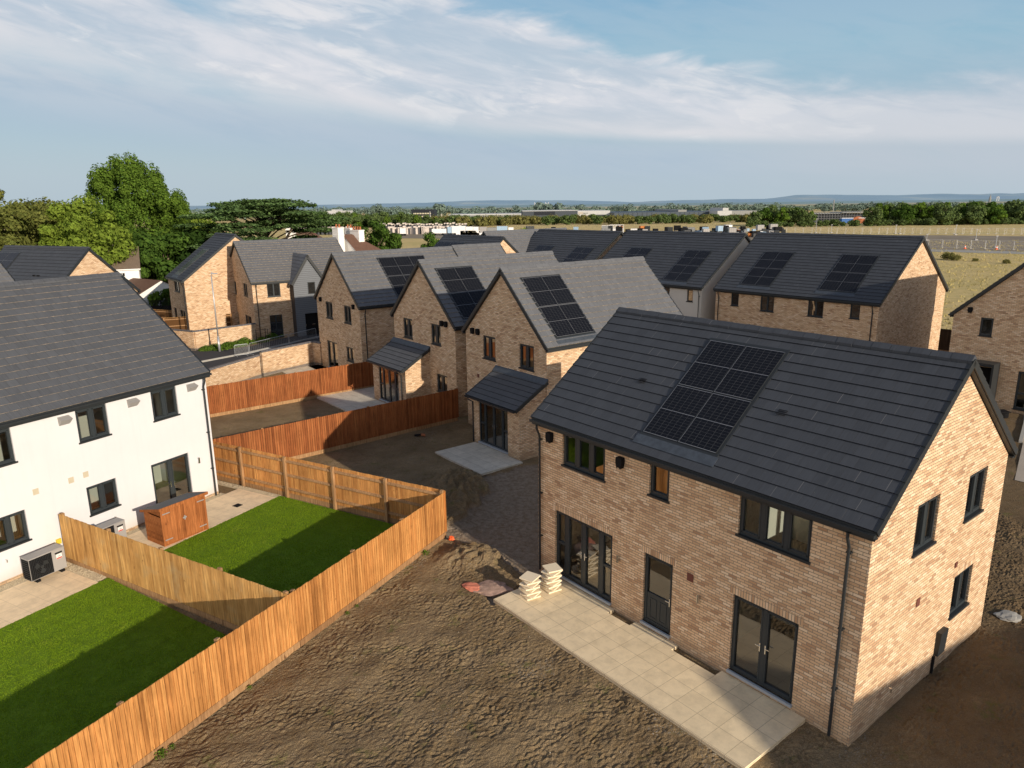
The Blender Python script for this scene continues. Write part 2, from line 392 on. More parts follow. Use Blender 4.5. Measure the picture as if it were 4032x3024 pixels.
def tag(o, label=None, cat=None, group=None, kind=None):
    if label: o['label'] = label
    if cat: o['category'] = cat
    if group: o['group'] = group
    if kind: o['kind'] = kind
    return o
def thing(name, label, cat, loc=(0, 0, 0), rz=0.0, group=None):
    o = bpy.data.objects.new(name, None); COL.objects.link(o); o.location = loc; o.rotation_euler = (0, 0, rz)
    o.empty_display_size = .3
    return tag(o, label, cat, group)
def copy_tree(o, parent=None):
    c = o.copy(); COL.objects.link(c); c.parent = parent
    for ch in list(o.children): copy_tree(ch, c)
    return c
def struct(name, mb, m, **k):
    return tag(mb.build(name, m, **k), kind='structure')

# ------------------------------------------------------------------ houses
class House:
    """a gabled house in its own frame: x 0..A, y 0..B, ridge along ax; faces front y=0, back y=B, left x=0, right x=A"""
    def __init__(s, name, label, loc, yaw, A, B, E, R, ax, wall='brick', group=None, cat='house', near=False):
        s.A, s.B, s.E, s.R, s.ax, s.wall, s.near = A, B, E, R, ax, wall, near
        s.root = thing(name, label, cat, (loc[0], loc[1], 0), yaw, group)
        s.holes = dict(front=[], back=[], left=[], right=[]); s.items = []
        s.tp = (R - E) / ((B if ax == 'x' else A) / 2)
        s.La = A if ax == 'x' else B; s.Wb = B if ax == 'x' else A
    def P(s, f, a, d, z):                    # a along the face, d inwards
        return {'front': (a, d, z), 'back': (a, s.B - d, z), 'left': (d, a, z), 'right': (s.A - d, a, z)}[f]
    def fb(s, mb, f, a0, a1, d0, d1, z0, z1, mi=0):
        p = [s.P(f, a, d, z) for z in (z0, z1) for a, d in ((a0, d0), (a1, d0), (a1, d1), (a0, d1))]
        mb.hexa(p, mi)
    def window(s, f, a0, a1, z0, z1, n=2, trans=None, sill=True, soldier=False, name='window'):
        s.holes[f].append((a0, a1, z0, z1, soldier)); s.items.append((name, f, a0, a1, z0, z1, n, trans, sill))
    def walls(s, zb=-.15, soldm='soldier', plinth=None):
        mb = MB()
        for f in ('front', 'back', 'left', 'right'):
            ln = s.A if f in ('front', 'back') else s.B
            hs = s.holes[f]
            xs = sorted({0, ln} | {h[0] for h in hs} | {h[1] for h in hs}); zs = sorted({zb, s.E} | {h[2] for h in hs} | {h[3] for h in hs})
            for i in range(len(xs) - 1):
                for j in range(len(zs) - 1):
                    cx, cz = (xs[i] + xs[i + 1]) / 2, (zs[j] + zs[j + 1]) / 2
                    if any(h[0] < cx < h[1] and h[2] < cz < h[3] for h in hs): continue
                    mb.quad(*[s.P(f, a, 0, z) for a, z in ((xs[i], zs[j]), (xs[i + 1], zs[j]), (xs[i + 1], zs[j + 1]), (xs[i], zs[j + 1]))])
            for a0, a1, z0, z1, so in hs:
                D = .12
                for q in (((a0, z0), (a0, z1)), ((a1, z0), (a1, z1)), ((a0, z0), (a1, z0)), ((a0, z1), (a1, z1))):
                    (p0, q0), (p1, q1) = q
                    mb.quad(s.P(f, p0, 0, q0), s.P(f, p1, 0, q1), s.P(f, p1, D, q1), s.P(f, p0, D, q0))
                if so and s.wall == 'brick':
                    mb.quad(*[s.P(f, a, -.004, z) for a, z in ((a0 - .1, z1), (a1 + .1, z1), (a1 + .1, z1 + .225), (a0 - .1, z1 + .225))], mi=1)
            if (s.ax == 'x') == (f in ('left', 'right')):
                mb.poly([s.P(f, a, 0, z) for a, z in ((0, s.E), (ln, s.E), (ln / 2, s.R))])
        s.wo = mb.build('walls', [s.wall, soldm], s.root)
    def openings(s):
        far = not s.near
        for name, f, a0, a1, z0, z1, n, trans, sill in s.items:
            fr = MB(); w = .065; d0, d1 = .055, .125
            s.fb(fr, f, a0, a1, d0, d1, z1 - w, z1); s.fb(fr, f, a0, a1, d0, d1, z0, z0 + w)
            s.fb(fr, f, a0, a0 + w, d0 + .001, d1, z0 + w, z1 - w); s.fb(fr, f, a1 - w, a1, d0 + .001, d1, z0 + w, z1 - w)
            pw = (a1 - a0) / n if not isinstance(n, (list, tuple)) else None
            cuts = [a0 + pw * i for i in range(n + 1)] if pw else [a0 + (a1 - a0) * q for q in (0,) + tuple(n) + (1,)]
            for c in cuts[1:-1]: s.fb(fr, f, c - .055, c + .055, d0 - .008, d1, z0 + w, z1 - w)
            if not far:
                for i in range(len(cuts) - 1):   # opening sashes, a step within the frame
                    c0, c1 = cuts[i] + .06, cuts[i + 1] - .06
                    for aa, bb, y0, y1 in ((c0, c1, z0 + w, z0 + w + .045), (c0, c1, z1 - w - .045, z1 - w), (c0, c0 + .04, z0 + w, z1 - w), (c1 - .04, c1, z0 + w, z1 - w)):
                        s.fb(fr, f, aa, bb, d0 - .012, d1 - .02, y0, y1)
            for tr in (trans or []):
                i, zz = tr
                if zz < z1 - .3 or True: s.fb(fr, f, cuts[i] + .03, cuts[i + 1] - .03, d0 - .004, d1, zz - .04, zz + .04)
            isdoor = 'door' in name
            o = fr.build(name, 'frame', s.root)
            pn = MB(); pn.quad(*[s.P(f, a, .10, z) for a, z in ((a0 + .02, z0 + .02), (a1 - .02, z0 + .02), (a1 - .02, z1 - .02), (a0 + .02, z1 - .02))])
            pn.build('pane', 'glassfar' if far else 'glass', o)
            if isdoor:
                th = MB(); s.fb(th, f, a0 - .02, a1 + .02, -.07, .05, z0 - .07, z0); th.build('threshold', 'sill_grey', o)
                if len(cuts) > 2 and not far:
                    mid = cuts[len(cuts) // 2] if len(cuts) % 2 == 1 else cuts[1]
                    for sg in (-1, 1):
                        hd = MB(); s.fb(hd, f, mid + sg * .075 - .015, mid + sg * .075 + .015, d0 - .035, d0 - .012, z0 + .9, z0 + 1.13)
                        s.fb(hd, f, min(mid + sg * .075, mid + sg * .19), max(mid + sg * .075, mid + sg * .19), d0 - .06, d0 - .04, z0 + 1.04, z0 + 1.06)
                        hd.build('handle', 'chrome', o)
            elif sill:
                sm = MB(); s.fb(sm, f, a0 - .04, a1 + .04, -.045, .06, z0 - .05, z0 + .006); sm.build('sill', 'dark', o)
    # --- roof
    def RP(s, a, b, z): return (a, b, z) if s.ax == 'x' else (b, a, z)
    def roof(s, vo=.14, eo=.16, t=.22, nose='nose', nh=.028, tile=None, ridge=True, name='roof', gutter=True, sides=(0, 1), fine=True, cut0=None, cut1=None):
        La, Wb, E, tp = s.La, s.Wb, s.E, s.tp
        tile = tile or ('tile_shade' if nose == 'nose_shade' else 'tile')
        cs = 1 / sqrt(1 + tp * tp); sn = tp * cs
        a0, a1 = -vo, La + vo
        zz = lambda b: E + t + tp * b
        mb = MB(); va = MB(); vz = MB(); step = .335
        for sd_ in sides:
            fb = (lambda b: b) if sd_ == 0 else (lambda b: Wb - b)
            ls = (Wb / 2 + eo) / cs; n = max(1, round(ls / step)); st = ls / n
            for i in range(n):
                t0, t1 = i * st, (i + 1) * st
                def pt(a, tt, h): b = -eo + tt * cs - h * sn; return s.RP(a, fb(b), zz(-eo + tt * cs) + h * cs)
                uv = [(a0, i * .335 + .002), (a1, i * .335 + .002), (a1, (i + 1) * .335 - .002), (a0, (i + 1) * .335 - .002)]
                mb.quad(pt(a0, t0, nh), pt(a1, t0, nh), pt(a1, t1 + .01, .002), pt(a0, t1 + .01, .002), 0, uv)
                mb.quad(pt(a0, t0, .0), pt(a1, t0, .0), pt(a1, t0, nh), pt(a0, t0, nh), 1, [(a0, i), (a1, i), (a1, i + .03), (a0, i + .03)])
                for aa, ab, vb in ((a0 - .018, a0 + .05, va), (a1 - .05, a1 + .018, vz)):
                    vb.hexa([pt(aa, t0 - .012, -.14), pt(ab, t0 - .012, -.14), pt(ab, t1 - .012, -.14), pt(aa, t1 - .012, -.14),
                             pt(aa, t0 - .012, .040), pt(ab, t0 - .012, .040), pt(ab, t1 - .012, .018), pt(aa, t1 - .012, .018)])
        r = mb.build(name, [tile, nose], s.root)
        va.build('verge', 'dark', r); vz.build('verge', 'dark', r)
        # under-roof board (closes the roof), bargeboards, fascias, gutters
        ub = MB(); m = Wb / 2
        zt = lambda b, k: zz(b) + k
        for sd_ in sides:
            fb = (lambda b: b) if sd_ == 0 else (lambda b: Wb - b)
            q = lambda a, b, k: s.RP(a, fb(b), zt(b, k))
            ub.hexa([q(a0 + .02, -eo, -.2), q(a1 - .02, -eo, -.2), q(a1 - .02, m, -.2), q(a0 + .02, m, -.2), q(a0 + .02, -eo, -.012), q(a1 - .02, -eo, -.012), q(a1 - .02, m, -.012), q(a0 + .02, m, -.012)])
        ub.build('bargeboard', 'dark', r)
        fa = MB()
        for sd_ in sides:
            fb = (lambda b: b) if sd_ == 0 else (lambda b: Wb - b)
            def bx(a_0, a_1, b0, b1, z0, z1, mm=fa):
                p = [s.RP(a, fb(b), z) for z in (z0, z1) for a, b in ((a_0, b0), (a_1, b0), (a_1, b1), (a_0, b1))]; mm.hexa(p)
            ez = zz(-eo)
            bx(a0 + .03, a1 - .03, -eo + .03, -.004, ez - .20, ez - .16)     # soffit
            bx(a0 + .03, a1 - .03, -eo + .01, -eo + .03, ez - .22, ez - .02)   # fascia
            if gutter:
                g = MB(); bx(a0 + .01, a1 - .01, -eo - .10, -eo + .008, ez - .13, ez - .055, g)
                g.build('gutter', 'dark', s.root)
        fa.build('fascia', 'dark', s.root)
        if ridge:
            rb = MB(); L = a1 - a0; n = round(L / .45); st = L / n; zr = zz(m) + .05
            for i in range(n):
                x0, x1 = a0 + i * st + .004, a0 + (i + 1) * st - .004; k = .006 if i % 2 else 0
                for sg in (-1, 1):
                    p = [s.RP(x0, m, zr + .045 + k), s.RP(x1, m, zr + .045 + k), s.RP(x1, m + sg * .15, zr + .03 - .13 * tp + k), s.RP(x0, m + sg * .15, zr + .03 - .13 * tp + k)]
                    rb.quad(*p)
                    rb.quad(p[3], p[2], s.RP(x1, m + sg * .15, zr - .03 - .13 * tp), s.RP(x0, m + sg * .15, zr - .03 - .13 * tp))
                for xx in (x0, x1):
                    rb.poly([s.RP(xx, m, zr + .045 + k), s.RP(xx, m + .15, zr + .03 - .13 * tp), s.RP(xx, m, zr - .06), s.RP(xx, m - .15, zr + .03 - .13 * tp)])
            rb.build('ridge_tiles', tile, r)
        s.ro = r; s.rt = t; s.cs = cs; s.sn = sn
        return r
    def panel(s, a0, a1, t0, t1, side=0, na=2, nt=2, flash=True):
        """solar panels on the slope: t measured up the slope from the wall line"""
        fbm = (lambda b: b) if side == 0 else (lambda b: s.Wb - b)
        def pt(a, tt, h):
            b = tt * s.cs; return s.RP(a, fbm(b - h * s.sn), s.E + s.rt + s.tp * b + h * s.cs)
        fr = MB()
        fr.hexa([pt(a0 - .07, t0 - .07, -.02), pt(a1 + .07, t0 - .07, -.02), pt(a1 + .07, t1 + .09, -.02), pt(a0 - .07, t1 + .09, -.02), pt(a0 - .07, t0 - .07, .034), pt(a1 + .07, t0 - .07, .034), pt(a1 + .07, t1 + .09, .034), pt(a0 - .07, t1 + .09, .034)])
        fr.build('panel_surround', 'dark', s.root)
        if flash:
            fl = MB(); fl.hexa([pt(a0 - .12, t0 - .36, .012), pt(a1 + .12, t0 - .36, .012), pt(a1 + .12, t0 - .071, .030), pt(a0 - .12, t0 - .071, .030), pt(a0 - .12, t0 - .36, .032), pt(a1 + .12, t0 - .36, .032), pt(a1 + .12, t0 - .071, .036), pt(a0 - .12, t0 - .071, .036)])
            fl.build('flashing', 'lead', s.root)
        da, dt = (a1 - a0) / na, (t1 - t0) / nt
        for i in range(na):
            for j in range(nt):
                x0, x1, y0, y1 = a0 + i * da + .012, a0 + (i + 1) * da - .012, t0 + j * dt + .022, t0 + (j + 1) * dt - .022
                mb = MB(); ym = (y0 + y1) / 2
                mb.hexa([pt(x0, y0, .03), pt(x1, y0, .03), pt(x1, y1, .03), pt(x0, y1, .03), pt(x0, y0, .058), pt(x1, y0, .058), pt(x1, y1, .058), pt(x0, y1, .058)], 2)
                for k0, k1 in ((y0 + .013, ym - .011), (ym + .011, y1 - .013)):
                    mb.quad(pt(x0 + .013, k0, .0595), pt(x1 - .013, k0, .0595), pt(x1 - .013, k1, .0595), pt(x0 + .013, k1, .0595), 0,
                            [(0, 0), (1.104, 0), (1.104, .83), (0, .83)])
                for k in (y0 + .002, ym - .008, y1 - .018):
                    mb.quad(pt(x0 + .008, k, .0605), pt(x1 - .008, k, .0605), pt(x1 - .008, k + .011, .0605), pt(x0 + .008, k + .011, .0605), 1)
                mb.quad(pt(x0 + .001, y0, .061), pt(x0 + .009, y0, .061), pt(x0 + .009, y1, .061), pt(x0 + .001, y1, .061), 1)
                mb.build('solar_panel', ['pv', 'alu', 'dark'], s.root)
    def pipe(s, f, a, z1=None, d=-.09, z0=0.0, eo=.17):
        z1 = z1 or s.E - .1
        mb = MB(); P = lambda aa, dd, z: s.P(f, aa, dd, z)
        mb.tube([P(a, -eo - .04, z1 + .02), P(a, -eo - .04, z1 - .10), P(a, d, z1 - .36), P(a, d, z0 + .02)], .036, 8)
        for z in (z1 - .5, z1 - 2.3, z0 + 1.2): s.fb(mb, f, a - .055, a + .055, d - .01, .0, z, z + .035)
        mb.build('downpipe', 'dark', s.root, smooth=False)
    def box(s, name, f, a0, a1, z0, z1, dep, mat, taper=0.0):
        mb = MB(); p = [s.P(f, a, d, z) for a, d, z in ((a0 + taper, 0, z0), (a1 - taper, 0, z0), (a1 - taper, -dep * .75, z0), (a0 + taper, -dep * .75, z0), (a0, 0, z1), (a1, 0, z1), (a1, -dep, z1), (a0, -dep, z1))]
        mb.hexa(p); return mb.build(name, mat, s.root)
    def swiftbox(s, f, a, z):          # small dark nest box with a shaped foot
        mb = MB(); P = lambda aa, dd, zz: s.P(f, aa, dd, zz)
        w, h, dd = .11, .32, .15
        top = [(a - w, z), (a + w, z)]
        pts = [(a - w * .85, z), (a + w * .85, z), (a + w, z - h * .2), (a + w, z - h * .55), (a + w * .62, z - h), (a, z - h * .9), (a - w * .62, z - h), (a - w, z - h * .55), (a - w, z - h * .2)]
        mb.poly([P(x, -dd, y) for x, y in pts]); n = len(pts)
        for i in range(n):
            (x0, y0), (x1, y1) = pts[i], pts[(i + 1) % n]; mb.quad(P(x0, 0, y0), P(x1, 0, y1), P(x1, -dd, y1), P(x0, -dd, y0))
        mb.build('nest_box', 'black', s.root)
    def lamp(s, f, a, z):
        mb = MB(); P = lambda dd, zz: s.P(f, a, dd, zz)
        mb.tube([P(-.08, z - .12), P(-.08, z + .12)], .035, 8); s.fb(mb, f, a - .02, a + .02, -.06, 0, z - .06, z + .06)
        mb.build('wall_light', 'chrome', s.root)
    def interior(s, depth=3.2):
        mb = MB(); A, B, E = s.A, s.B, s.E; i = .16
        mb.box(i, A - i, i, B - i, 2.44, 2.62); mb.box(i, A - i, i, B - i, E - .02, E + .03)
        ys = min(depth, B - .4)
        if s.ax == 'x':
            mb.box(i, A - i, ys, ys + .1, .02, 2.44); mb.box(i, A - i, ys, ys + .1, 2.62, E - .02)
            for x in (A * .36, A * .62): mb.box(x, x + .1, i, ys, .02, 2.44); mb.box(x + .3, x + .4, i, ys, 2.62, E - .02)
        else:
            mb.box(i, A - i, ys, ys + .1, .02, 2.44); mb.box(i, A - i, ys, ys + .1, 2.62, E - .02)
            mb.box(A * .5, A * .5 + .1, i, ys, .02, 2.44); mb.box(A * .5, A * .5 + .1, i, ys, 2.62, E - .02)
        mb.box(i * .9, i, i, B - i, 0, E); mb.box(A - i, A - i * .9, i, B - i, 0, E) if False else None
        mb.build('interior', 'interior', s.root)
        fl = MB(); fl.box(i, A - i, i, B - i, -.05, .02); fl.box(i, A - i, i, B - i, 2.621, 2.64); fl.build('floor_covering', 'floorin', s.root)

def lean_to(h, x0, x1, dep, ztop, zeave, wx0, wx1, pipe_at):
    """single storey bay with a mono-pitch tiled roof in front of the gable wall"""
    mb = MB(); hs = [(wx0, wx1, .16, 2.2)]
    zw = zeave - .02
    xs = [x0, wx0, wx1, x1]; zs = [-.15, .16, 2.2, zw]
    for i in range(3):
        for j in range(3):
            if i == 1 and j == 1: continue
            mb.quad((xs[i], -dep, zs[j]), (xs[i + 1], -dep, zs[j]), (xs[i + 1], -dep, zs[j + 1]), (xs[i], -dep, zs[j + 1]))
    for xx in (x0, x1): mb.quad((xx, -dep, -.15), (xx, 0, -.15), (xx, 0, ztop - .12), (xx, -dep, zw))
    for xx in (wx0, wx1): mb.quad((xx, -dep, .16), (xx, -dep, 2.2), (xx, -dep + .12, 2.2), (xx, -dep + .12, .16))
    mb.build('bay_walls', 'brick', h.root)
    # roof
    eo, vo = .3, .13; run = dep + eo; rise = ztop - zeave; L = hypot(run, rise); cs, sn = run / L, rise / L
    n = round(L / .335); st = L / n; rb = MB(); va = MB(); vz = MB(); a0, a1 = x0 - vo, x1 + vo
    def pt(a, t, k): return (a, -run + t * cs - k * sn, zeave + .06 + t * sn + k * cs)
    for i in range(n):
        t0, t1 = i * st, (i + 1) * st
        rb.quad(pt(a0, t0, .03), pt(a1, t0, .03), pt(a1, t1 + .01, .002), pt(a0, t1 + .01, .002), 0, [(a0, i * .335), (a1, i * .335), (a1, i * .335 + .333), (a0, i * .335 + .333)])
        rb.quad(pt(a0, t0, 0), pt(a1, t0, 0), pt(a1, t0, .03), pt(a0, t0, .03), 1)
        for p, q, vb in ((a0 - .018, a0 + .05, va), (a1 - .05, a1 + .018, vz)):
            vb.hexa([pt(p, t0 - .01, -.13), pt(q, t0 - .01, -.13), pt(q, t1 - .01, -.13), pt(p, t1 - .01, -.13), pt(p, t0 - .01, .042), pt(q, t0 - .01, .042), pt(q, t1 - .01, .02), pt(p, t1 - .01, .02)])
    ub = MB(); ub.hexa([pt(a0 + .02, 0, -.13), pt(a1 - .02, 0, -.13), pt(a1 - .02, L, -.13), pt(a0 + .02, L, -.13), pt(a0 + .02, 0, -.01), pt(a1 - .02, 0, -.01), pt(a1 - .02, L, -.01), pt(a0 + .02, L, -.01)])
    r = rb.build('bay_roof', ['tilemid', 'nose_shade'], h.root); va.build('verge', 'dark', r); vz.build('verge', 'dark', r); ub.build('roof_board', 'dark', r)
    g = MB(); g.box(a0 + .01, a1 - .01, -run - .09, -run + .01, zeave - .03, zeave + .045); g.build('gutter', 'dark', r)
    fl = MB()
    k = int((a1 - a0) / .5); w = (a1 - a0 + .1) / k
    for i in range(k):
        b = i * w + a0 - .05; e = random.uniform(-.012, .012)
        fl.hexa([pt(b, L - .26 + e, .024), pt(b + w, L - .26 - e, .024), pt(b + w, L + .02, .024), pt(b, L + .02, .024), pt(b, L - .26 + e, .04), pt(b + w, L - .26 - e, .04), (b + w, -.012, ztop + .2 + e), (b, -.012, ztop + .2 + e)])
    fl.build('flashing', 'lead', r)
    # glazed doors
    w = wx1 - wx0; hh = (.165 * w, )
    cuts = [wx0, wx0 + .20 * w, wx0 + .5 * w, wx0 + .80 * w, wx1]
    fr = MB(); d = -dep + .05
    for a, b, z0, z1 in [(wx0, wx1, 2.13, 2.2), (wx0, wx1, .16, .23), (wx0, wx0 + .07, .23, 2.13), (wx1 - .07, wx1, .23, 2.13)] + [(c - .075, c + .075, .23, 2.13) for c in cuts[1:-1]] + [(cuts[0], cuts[1], 1.1, 1.19), (cuts[3], cuts[4], 1.1, 1.19)]:
        fr.box(a, b, d, d + .07, z0, z1)
    do = fr.build('french_door', 'frame', h.root)
    p = MB(); p.quad((wx0 + .02, d + .04, .2), (wx1 - .02, d + .04, .2), (wx1 - .02, d + .04, 2.18), (wx0 + .02, d + .04, 2.18)); p.build('pane', 'glass', do)
    t = MB(); t.box(wx0 - .03, wx1 + .03, -dep - .06, -dep + .05, .08, .155); t.build('threshold', 'sill_grey', do)
    for sg in (-1, 1):
        hm = MB(); c = cuts[2] + sg * .05; hm.box(c - .014, c + .014, d - .03, d - .001, 1.05, 1.28); hm.box(min(c, c + sg * .11), max(c, c + sg * .11), d - .055, d - .03, 1.17, 1.19); hm.build('handle', 'chrome', do)
    im = MB(); im.box(x0 + .1, x1 - .1, -dep + .15, 0, -.05, .05); im.build('floor_covering', 'floorin', h.root)
    dp = MB(); dp.tube([(pipe_at, -run - .04, zeave - .02), (pipe_at, -run - .04, zeave - .12), (pipe_at, -dep - .06, zeave - .3), (pipe_at, -dep - .06, .03)], .035, 8); dp.build('downpipe', 'dark', h.root)

def win_row(h, f, lst, **k):
    for a0, a1, z0, z1, *r in lst: h.window(f, a0, a1, z0, z1, *(r or [2]), **k)

# --- the large near house on the right
H1 = House('brick_house', 'large tan brick house nearest the camera at right, behind the cream patio', (.807, 21.847), -.9021, 10.514, 7.405, 5.08, 7.96, 'x', near=True)
H1.window('front', 1.15, 2.93, 3.92, 4.97, 3); H1.window('front', 4.59, 5.26, 4.04, 4.97, 1); H1.window('front', 7.38, 9.22, 3.90, 4.95, 3)
H1.window('front', .82, 3.29, .18, 2.33, (.2, .5, .8), trans=[(0, 1.25), (3, 1.25)], name='french_door', soldier=True)
H1.window('front', 4.5, 5.5, .2, 2.3, 1, name='door', soldier=True)
H1.window('front', 7.38, 9.12, .2, 2.3, 2, name='french_door', soldier=True)
for q in ((2.07, 3.22, 3.88, 5.08), (4.9, 6.05, 3.88, 5.08), (4.87, 6.05, 1.2, 2.36)): H1.window('right', *q, 2, soldier=q[3] < 3)
H1.walls(); H1.openings(); H1.interior(); H1.roof(nose='nose_shade', nh=.030)
for o in list(H1.root.children):          # the half glazed back door gets its solid lower half
    if o.name.split('.')[0] == 'door':
        mb = MB(); mb.box(4.57, 5.43, .062, .118, .26, 1.12)
        for x0 in (4.70, 5.05):
            for a, b, c, d in ((x0, x0 + .25, .38, .41), (x0, x0 + .25, .96, .99), (x0, x0 + .03, .41, .96), (x0 + .22, x0 + .25, .41, .96)): mb.box(a, b, .05, .061, c, d)
        mb.build('lower_panel', 'frame', o)
        hm = MB(); hm.box(5.40, 5.43, .02, .045, 1.02, 1.25); hm.box(5.28, 5.41, .0, .02, 1.14, 1.16); hm.build('handle', 'chrome', o)
H1.panel(4.03, 6.42, .42, 4.0)
H1.pipe('front', 10.1); H1.pipe('front', .17)
for a in (.62, 3.58): H1.swiftbox('front', a, 4.83)
H1.lamp('front', 3.58, 1.75); H1.lamp('front', 6.4, 1.75)
H1.box('vent', 'front', 5.98, 6.17, 2.08, 2.30, .02, 'ventred'); H1.box('vent', 'right', 2.65, 2.83, 2.36, 2.56, .02, 'ventred'); H1.box('vent', 'right', 4.74, 4.87, 2.66, 2.8, .03, 'ventred')
H1.box('meter_box', 'right', 4.18, 4.6, .42, 1.08, .13, 'dark'); H1.box('meter_cable_cover', 'right', 4.1, 4.17, -.15, .42, .06, 'black')
tp = MB(); tp.tube([(10.514, 1.6, .72), (10.62, 1.6, .72), (10.62, 1.6, .62)], .018, 6); tp.tube([(10.56, 1.6, .72), (10.56, 1.6, .79)], .014, 6); tp.build('outside_tap', 'chrome', H1.root)
for a, t0 in ((2.7, 1.95), (7.2, 1.97)):
    mb = MB()
    for k in range(4):
        b = (t0 + k * .05) * H1.cs; z = 5.08 + .25 + H1.tp * b + .03
        mb.box(a, a + .24, b, b + .022, z - .004, z + .006)
    mb.build('roof_vent', 'nose_shade', H1.ro)

# entrance gable on the far side of the near house
mb = MB(); x0, x1, xm, yb, yo, ez_, rz_ = .1, 3.1, 1.6, 7.405, 8.6, 5.0, 7.15
mb.quad((x0, yb, -.1), (x0, yo, -.1), (x0, yo, ez_), (x0, yb, ez_)); mb.quad((x1, yb, -.1), (x1, yo, -.1), (x1, yo, ez_), (x1, yb, ez_)); mb.quad((x0, yo, -.1), (x1, yo, -.1), (x1, yo, ez_), (x0, yo, ez_)); mb.poly([(x0, yo, ez_), (x1, yo, ez_), (xm, yo, rz_)])
mb.build('clad_gable', 'clad', H1.root)
mb = MB(); tq = (rz_ - ez_) / 1.5; bk = 7.405 - (rz_ + .2 - 5.08 - .22) / H1.tp
for sg in (-1, 1): xe = xm + sg * 1.7; ze = rz_ + .2 - tq * 1.7; mb.quad((xm, bk - .1, rz_ + .2), (xm, yo + .12, rz_ + .2), (xe, yo + .12, ze), (xe, 7.3, ze)); mb.quad((xm, bk - .1, rz_ + .1), (xm, yo + .12, rz_ + .1), (xe, yo + .12, ze - .1), (xe, 7.3, ze - .1))
mb.build('porch_roof', 'tile_shade', H1.root)
# --- white rendered terrace on the left
WH = House('rendered_house', 'long white rendered house with grey tiled roof at the left edge', (-12.386, 28.529), 1.0732, 16, 9.628, 5.16, 8.774, 'x', wall='render', near=True)
WH.root.location = V((-12.386, 28.529, 0)) + Matrix.Rotation(1.0732, 3, 'Z') @ V((-16, 0, 0))
def wx(a): return 16 + a
for a0, a1, z0, z1 in ((-2.47, -1.38, 3.86, 5.0), (-5.33, -4.22, 3.86, 5.0), (-8.5, -7.41, 3.86, 5.0), (-5.37, -4.27, 1.17, 2.21), (-8.5, -7.42, 1.16, 2.21), (-11.5, -10.4, 3.86, 5.0), (-13.2, -12.1, 1.16, 2.21)): WH.window('front', wx(a0), wx(a1), z0, z1, 2)
WH.window('front', wx(-2.85), wx(-1.20), .16, 2.21, 2, name='french_door')
WH.walls(); WH.openings(); WH.interior(3.4); WH.roof(tile='tilemid', nh=.024)
WH.pipe('front', wx(-.2))
for a in (-5.75, -3.25, -.72, -9.6):
    mb = MB(); P = lambda x, d, z: (wx(x), -d, z)
    mb.hexa([P(a - .17, .0, 4.62), P(a + .17, .0, 4.62), P(a + .17, .08, 4.66), P(a - .17, .08, 4.66), P(a - .19, 0, 4.93), P(a + .19, 0, 4.93), P(a + .19, .24, 4.83), P(a - .19, .24, 4.83)])
    mb.build('vent_hood', 'grey', WH.root)
for a, z in ((-7.0, 2.67), (-5.83, 2.66), (-5.31, 2.69)): WH.box('vent', 'front', wx(a - .09), wx(a + .09), z - .1, z + .1, .02, 'vent')
WH.lamp('front', wx(-.8), 1.76)
for a in (-4.54, -8.25):
    tp = MB(); tp.tube([(wx(a), 0, .8), (wx(a), -.1, .8), (wx(a), -.1, .72)], .018, 6); tp.build('outside_tap', 'chrome', WH.root)
WH.box('isolator_switch', 'front', wx(-6.66), wx(-6.5), .62, .80, .07, 'yellow')
pb = MB(); pb.box(0, 16, -.012, -.001, -.1, .12); pb.build('brick_plinth', 'brick', WH.root)

# --- three gable fronted houses in a row
HC = House('brick_house', 'gable fronted brick house with shaded bay roof, nearest of the middle row', (-2.442, 38.355), -.9123, 6.645, 9.954, 5.11, 8.38, 'y', near=True)
HC.window('front', 1.57, 2.65, 3.9, 5.11, 2, soldier=True); HC.window('front', 4.62, 5.72, 3.9, 5.1, 2, soldier=True)
HC.walls(); HC.openings(); HC.roof(nh=.04); HC.panel(.77, 3.22, .25, 3.95, side=1)
lean_to(HC, 2.85, 6.60, 1.65, 3.5, 2.42, 3.4, 5.75, 2.97)
for a in (.72, 1.2): HC.swiftbox('front', a, 5.38)
HC.box('vent', 'front', 1.0, 1.18, 2.75, 2.95, .02, 'ventred')
HB = House('brick_house', 'gable fronted brick house with half lit bay, middle one of the row', (-7.286, 44.749), -.901, 6.739, 10.0, 5.1, 8.35, 'y', near=True)
HB.window('front', 1.13, 2.18, 3.86, 5.06, 2, soldier=True); HB.window('front', 4.28, 5.28, 3.88, 5.07, 2, soldier=True); HB.window('front', 4.7, 5.77, 1.15, 2.2, 2, soldier=True)
HB.walls(); HB.openings(); HB.roof(nh=.04); HB.panel(.7, 3.18, .25, 3.95, side=1)
lean_to(HB, .02, 3.95, 1.65, 3.5, 2.42, .75, 3.1, 3.55)
for a in (5.5, 5.93): HB.swiftbox('front', a, 5.36)
HA = House('brick_house', 'gable fronted brick house with six solar panels, leftmost of the middle row', (-14.395, 53.727), -.927, 7.207, 9.62, 5.1, 8.28, 'y', near=True)
HA.window('front', 1.6, 2.8, 3.83, 5.03, 2); HA.window('front', 4.72, 5.84, 3.84, 5.06, 2); HA.window('front', 4.72, 5.85, 1.15, 2.17, 2, soldier=True)
HA.window('front', 1.38, 3.12, .15, 2.15, 2, name='french_door', soldier=True)
HA.walls(); HA.openings(); HA.roof(nh=.04); HA.panel(3.05, 6.75, .45, 4.1, side=1, na=3)
HA.pipe('right', .35); 
for a, z in ((.85, 5.25), (6.4, 5.25)): HA.swiftbox('front', a, z)
for h in (HA, HB, HC): h.interior(3.0)
A2 = House('brick_house', 'brick house joined behind the six panel house, only its light roof showing', (0, 0), -.927, 7.2, 4.3, 5.1, 8.36, 'y')
